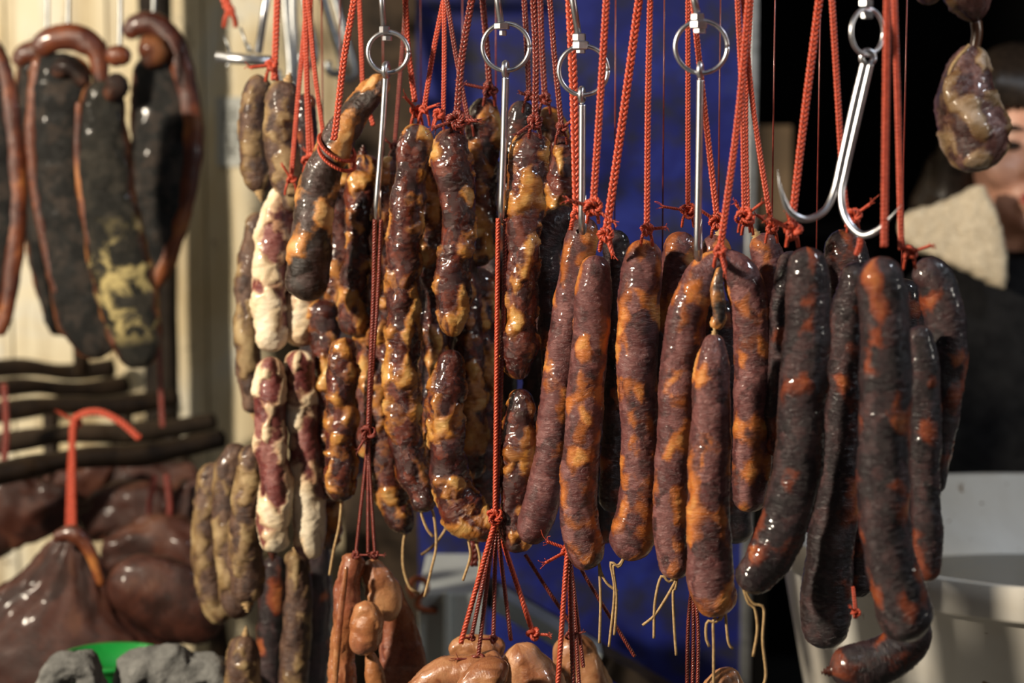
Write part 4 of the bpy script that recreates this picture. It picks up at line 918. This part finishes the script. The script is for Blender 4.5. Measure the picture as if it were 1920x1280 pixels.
for s in (-1, 1):
    bodyparts.append(chain(sd(s), [.05, .05, .040, .034, .026]))
    wz = shz - .56; wx = hx + s * .235; wy = YP - .08
    bodyparts.append(chain([(wx, wy, wz), (wx - s * .005, wy - .02, wz - .06)], [.026, .034]))
    for k in range(4):
        fx = wx - s * .005 + (k - 1.5) * .019; ln = (.055, .068, .064, .048)[k]
        bodyparts.append(chain([(fx, wy - .025, wz - .075), (fx, wy - .038, wz - .09 - ln * .5), (fx, wy - .030, wz - .09 - ln)], [.009, .0085, .007], 10))
    bodyparts.append(chain([(wx - s * .022, wy - .02, wz - .03), (wx - s * .048, wy - .035, wz - .055), (wx - s * .05, wy - .04, wz - .085)], [.011, .0105, .008], 10))
    bodyparts.append(chain([(hx + s * .085, YP + .02, hipz - .03), (hx + s * .095, YP + .01, hipz - .40), (hx + s * .10, YP + .03, .08)], [.085, .058, .04]))
    bodyparts.append(chain([(hx + s * .10, YP + .05, .045), (hx + s * .11, YP - .12, .038)], [.04, .034]))
V, F = join_np(bodyparts); remesh(link('body', mesh_np('body', V, F), M['face'], person), .006, 6)
V, F = join_np([chain([tuple(hc + Vector((-.024, -.088, -.064))), tuple(hc + Vector((0, -.097, -.059))), tuple(hc + Vector((.024, -.088, -.064)))], [.003, .0065, .003], 10),
                chain([tuple(hc + Vector((-.022, -.087, -.068))), tuple(hc + Vector((0, -.097, -.072))), tuple(hc + Vector((.022, -.087, -.068)))], [.003, .0075, .003], 10)])
link('lips', mesh_np('lips', V, F), M['lip'], person)
for s in (-1, 1):
    V, F = ell(hc + Vector((s * .031, -.074, .004)), (.013, .012, .0065), 16, 10); link('eye', mesh_np('eye', V, F), M['eye'], person)
    V, F = chain([tuple(hc + Vector((s * .014, -.084, .024))), tuple(hc + Vector((s * .034, -.082, .029))), tuple(hc + Vector((s * .052, -.066, .022)))], [.0025, .0035, .002], 8); link('eyebrow', mesh_np('eyebrow', V, F), M['hair'], person)
hair = [ell(hc + Vector((0, .03, .034)), (.090, .098, .110), 40, 28)]
for s in (-1, 1):
    hair.append(chain([tuple(hc + Vector((s * .030, -.060, .090))), tuple(hc + Vector((s * .070, -.045, .055))), tuple(hc + Vector((s * .086, .0, .0))), tuple(hc + Vector((s * .092, .02, -.07))), tuple(hc + Vector((s * .125, .0, -.105)))], [.018, .026, .026, .030, .022], 16))
    hair.append(chain([tuple(hc + Vector((s * .086, .03, .0))), tuple(hc + Vector((s * .098, .04, -.06))), tuple(hc + Vector((s * .135, .03, -.10)))], [.03, .034, .024], 16))
for k in range(9):
    q = -.06 + .015 * k
    hair.append(chain([tuple(hc + Vector((q * .5, -.035, .128))), tuple(hc + Vector((q * .9, -.072, .088))), tuple(hc + Vector((q * 1.05, -.085 + abs(q) * .3, .045)))], [.012, .011, .004], 8))
V, F = join_np(hair); o = remesh(link('hair', mesh_np('hair', V, F), M['hair'], person), .005, 3)
V, F = join_np([chain([(hx, YP + .03, chin - .035), (hx, YP + .03, shz + .02), (hx, YP + .02, shz - .2), (hx, YP + .02, hipz + .1), (hx, YP + .02, hipz - .12)], [.066, .10, .17, .165, .18], 40),
                chain([(hx - .17, YP + .02, shz - .055), (hx, YP + .02, shz - .02), (hx + .17, YP + .02, shz - .055)], [.075, .095, .075])] +
               [chain(sd(s)[:4] + [(hx + s * .236, YP - .06, shz - .53)], [.072, .075, .062, .055, .046]) for s in (-1, 1)])
remesh(link('jacket', mesh_np('jacket', V, F), M['jacket'], person), .012, 6)
V, F = join_np([chain([(hx, YP + .02, hipz), (hx, YP + .02, hipz - .10)], [.15, .14])] + [chain([(hx + s * .085, YP + .02, hipz - .03), (hx + s * .095, YP + .01, hipz - .40), (hx + s * .10, YP + .03, .09)], [.10, .075, .06]) for s in (-1, 1)])
remesh(link('trousers', mesh_np('trousers', V, F), M['trouser'], person), .012, 6)
for s in (-1, 1):
    V, F = chain([(hx + s * .10, YP + .06, .055), (hx + s * .112, YP - .14, .048)], [.054, .046]); link('shoe', mesh_np('shoe', V, F), M['jacket'], person)
# wide fleece collar lying over the chest
out = [(1800, 372), (1850, 338), (1876, 400), (1892, 460), (1895, 548), (1862, 534), (1800, 502), (1745, 480), (1714, 462), (1700, 438), (1702, 412), (1722, 398), (1762, 386)]
def collar(sgn):
    import bmesh
    bm = bmesh.new(); Yc = YP - .135
    pts = [P(x, y, Yc) for x, y in out]
    if sgn > 0: pts = [Vector((2 * hx - p.x, p.y, p.z)) for p in pts][::-1]
    f = bm.faces.new([bm.verts.new(p) for p in pts]); r = bmesh.ops.extrude_face_region(bm, geom=[f])
    bmesh.ops.translate(bm, verts=[v for v in r['geom'] if isinstance(v, bmesh.types.BMVert)], vec=(0, .035, 0))
    bmesh.ops.recalc_face_normals(bm, faces=bm.faces[:])
    for v in bm.verts: v.co.y += .35 * max(0, abs(v.co.x - hx) - .05) ** 1.0 - .0
    me = bpy.data.meshes.new('collar'); bm.to_mesh(me); bm.free(); return me
for s in (-1, 1):
    o = remesh(link('fleece_collar', collar(s), M['fleece'], person), .007, 9)
    md = o.modifiers.new('pile', 'DISPLACE'); tx = bpy.data.textures.new('pile', 'CLOUDS'); tx.noise_scale = .012; md.texture = tx; md.strength = .008
    o['label'] = 'cream fleece collar'
setbase(person, (hx, YP, 0))
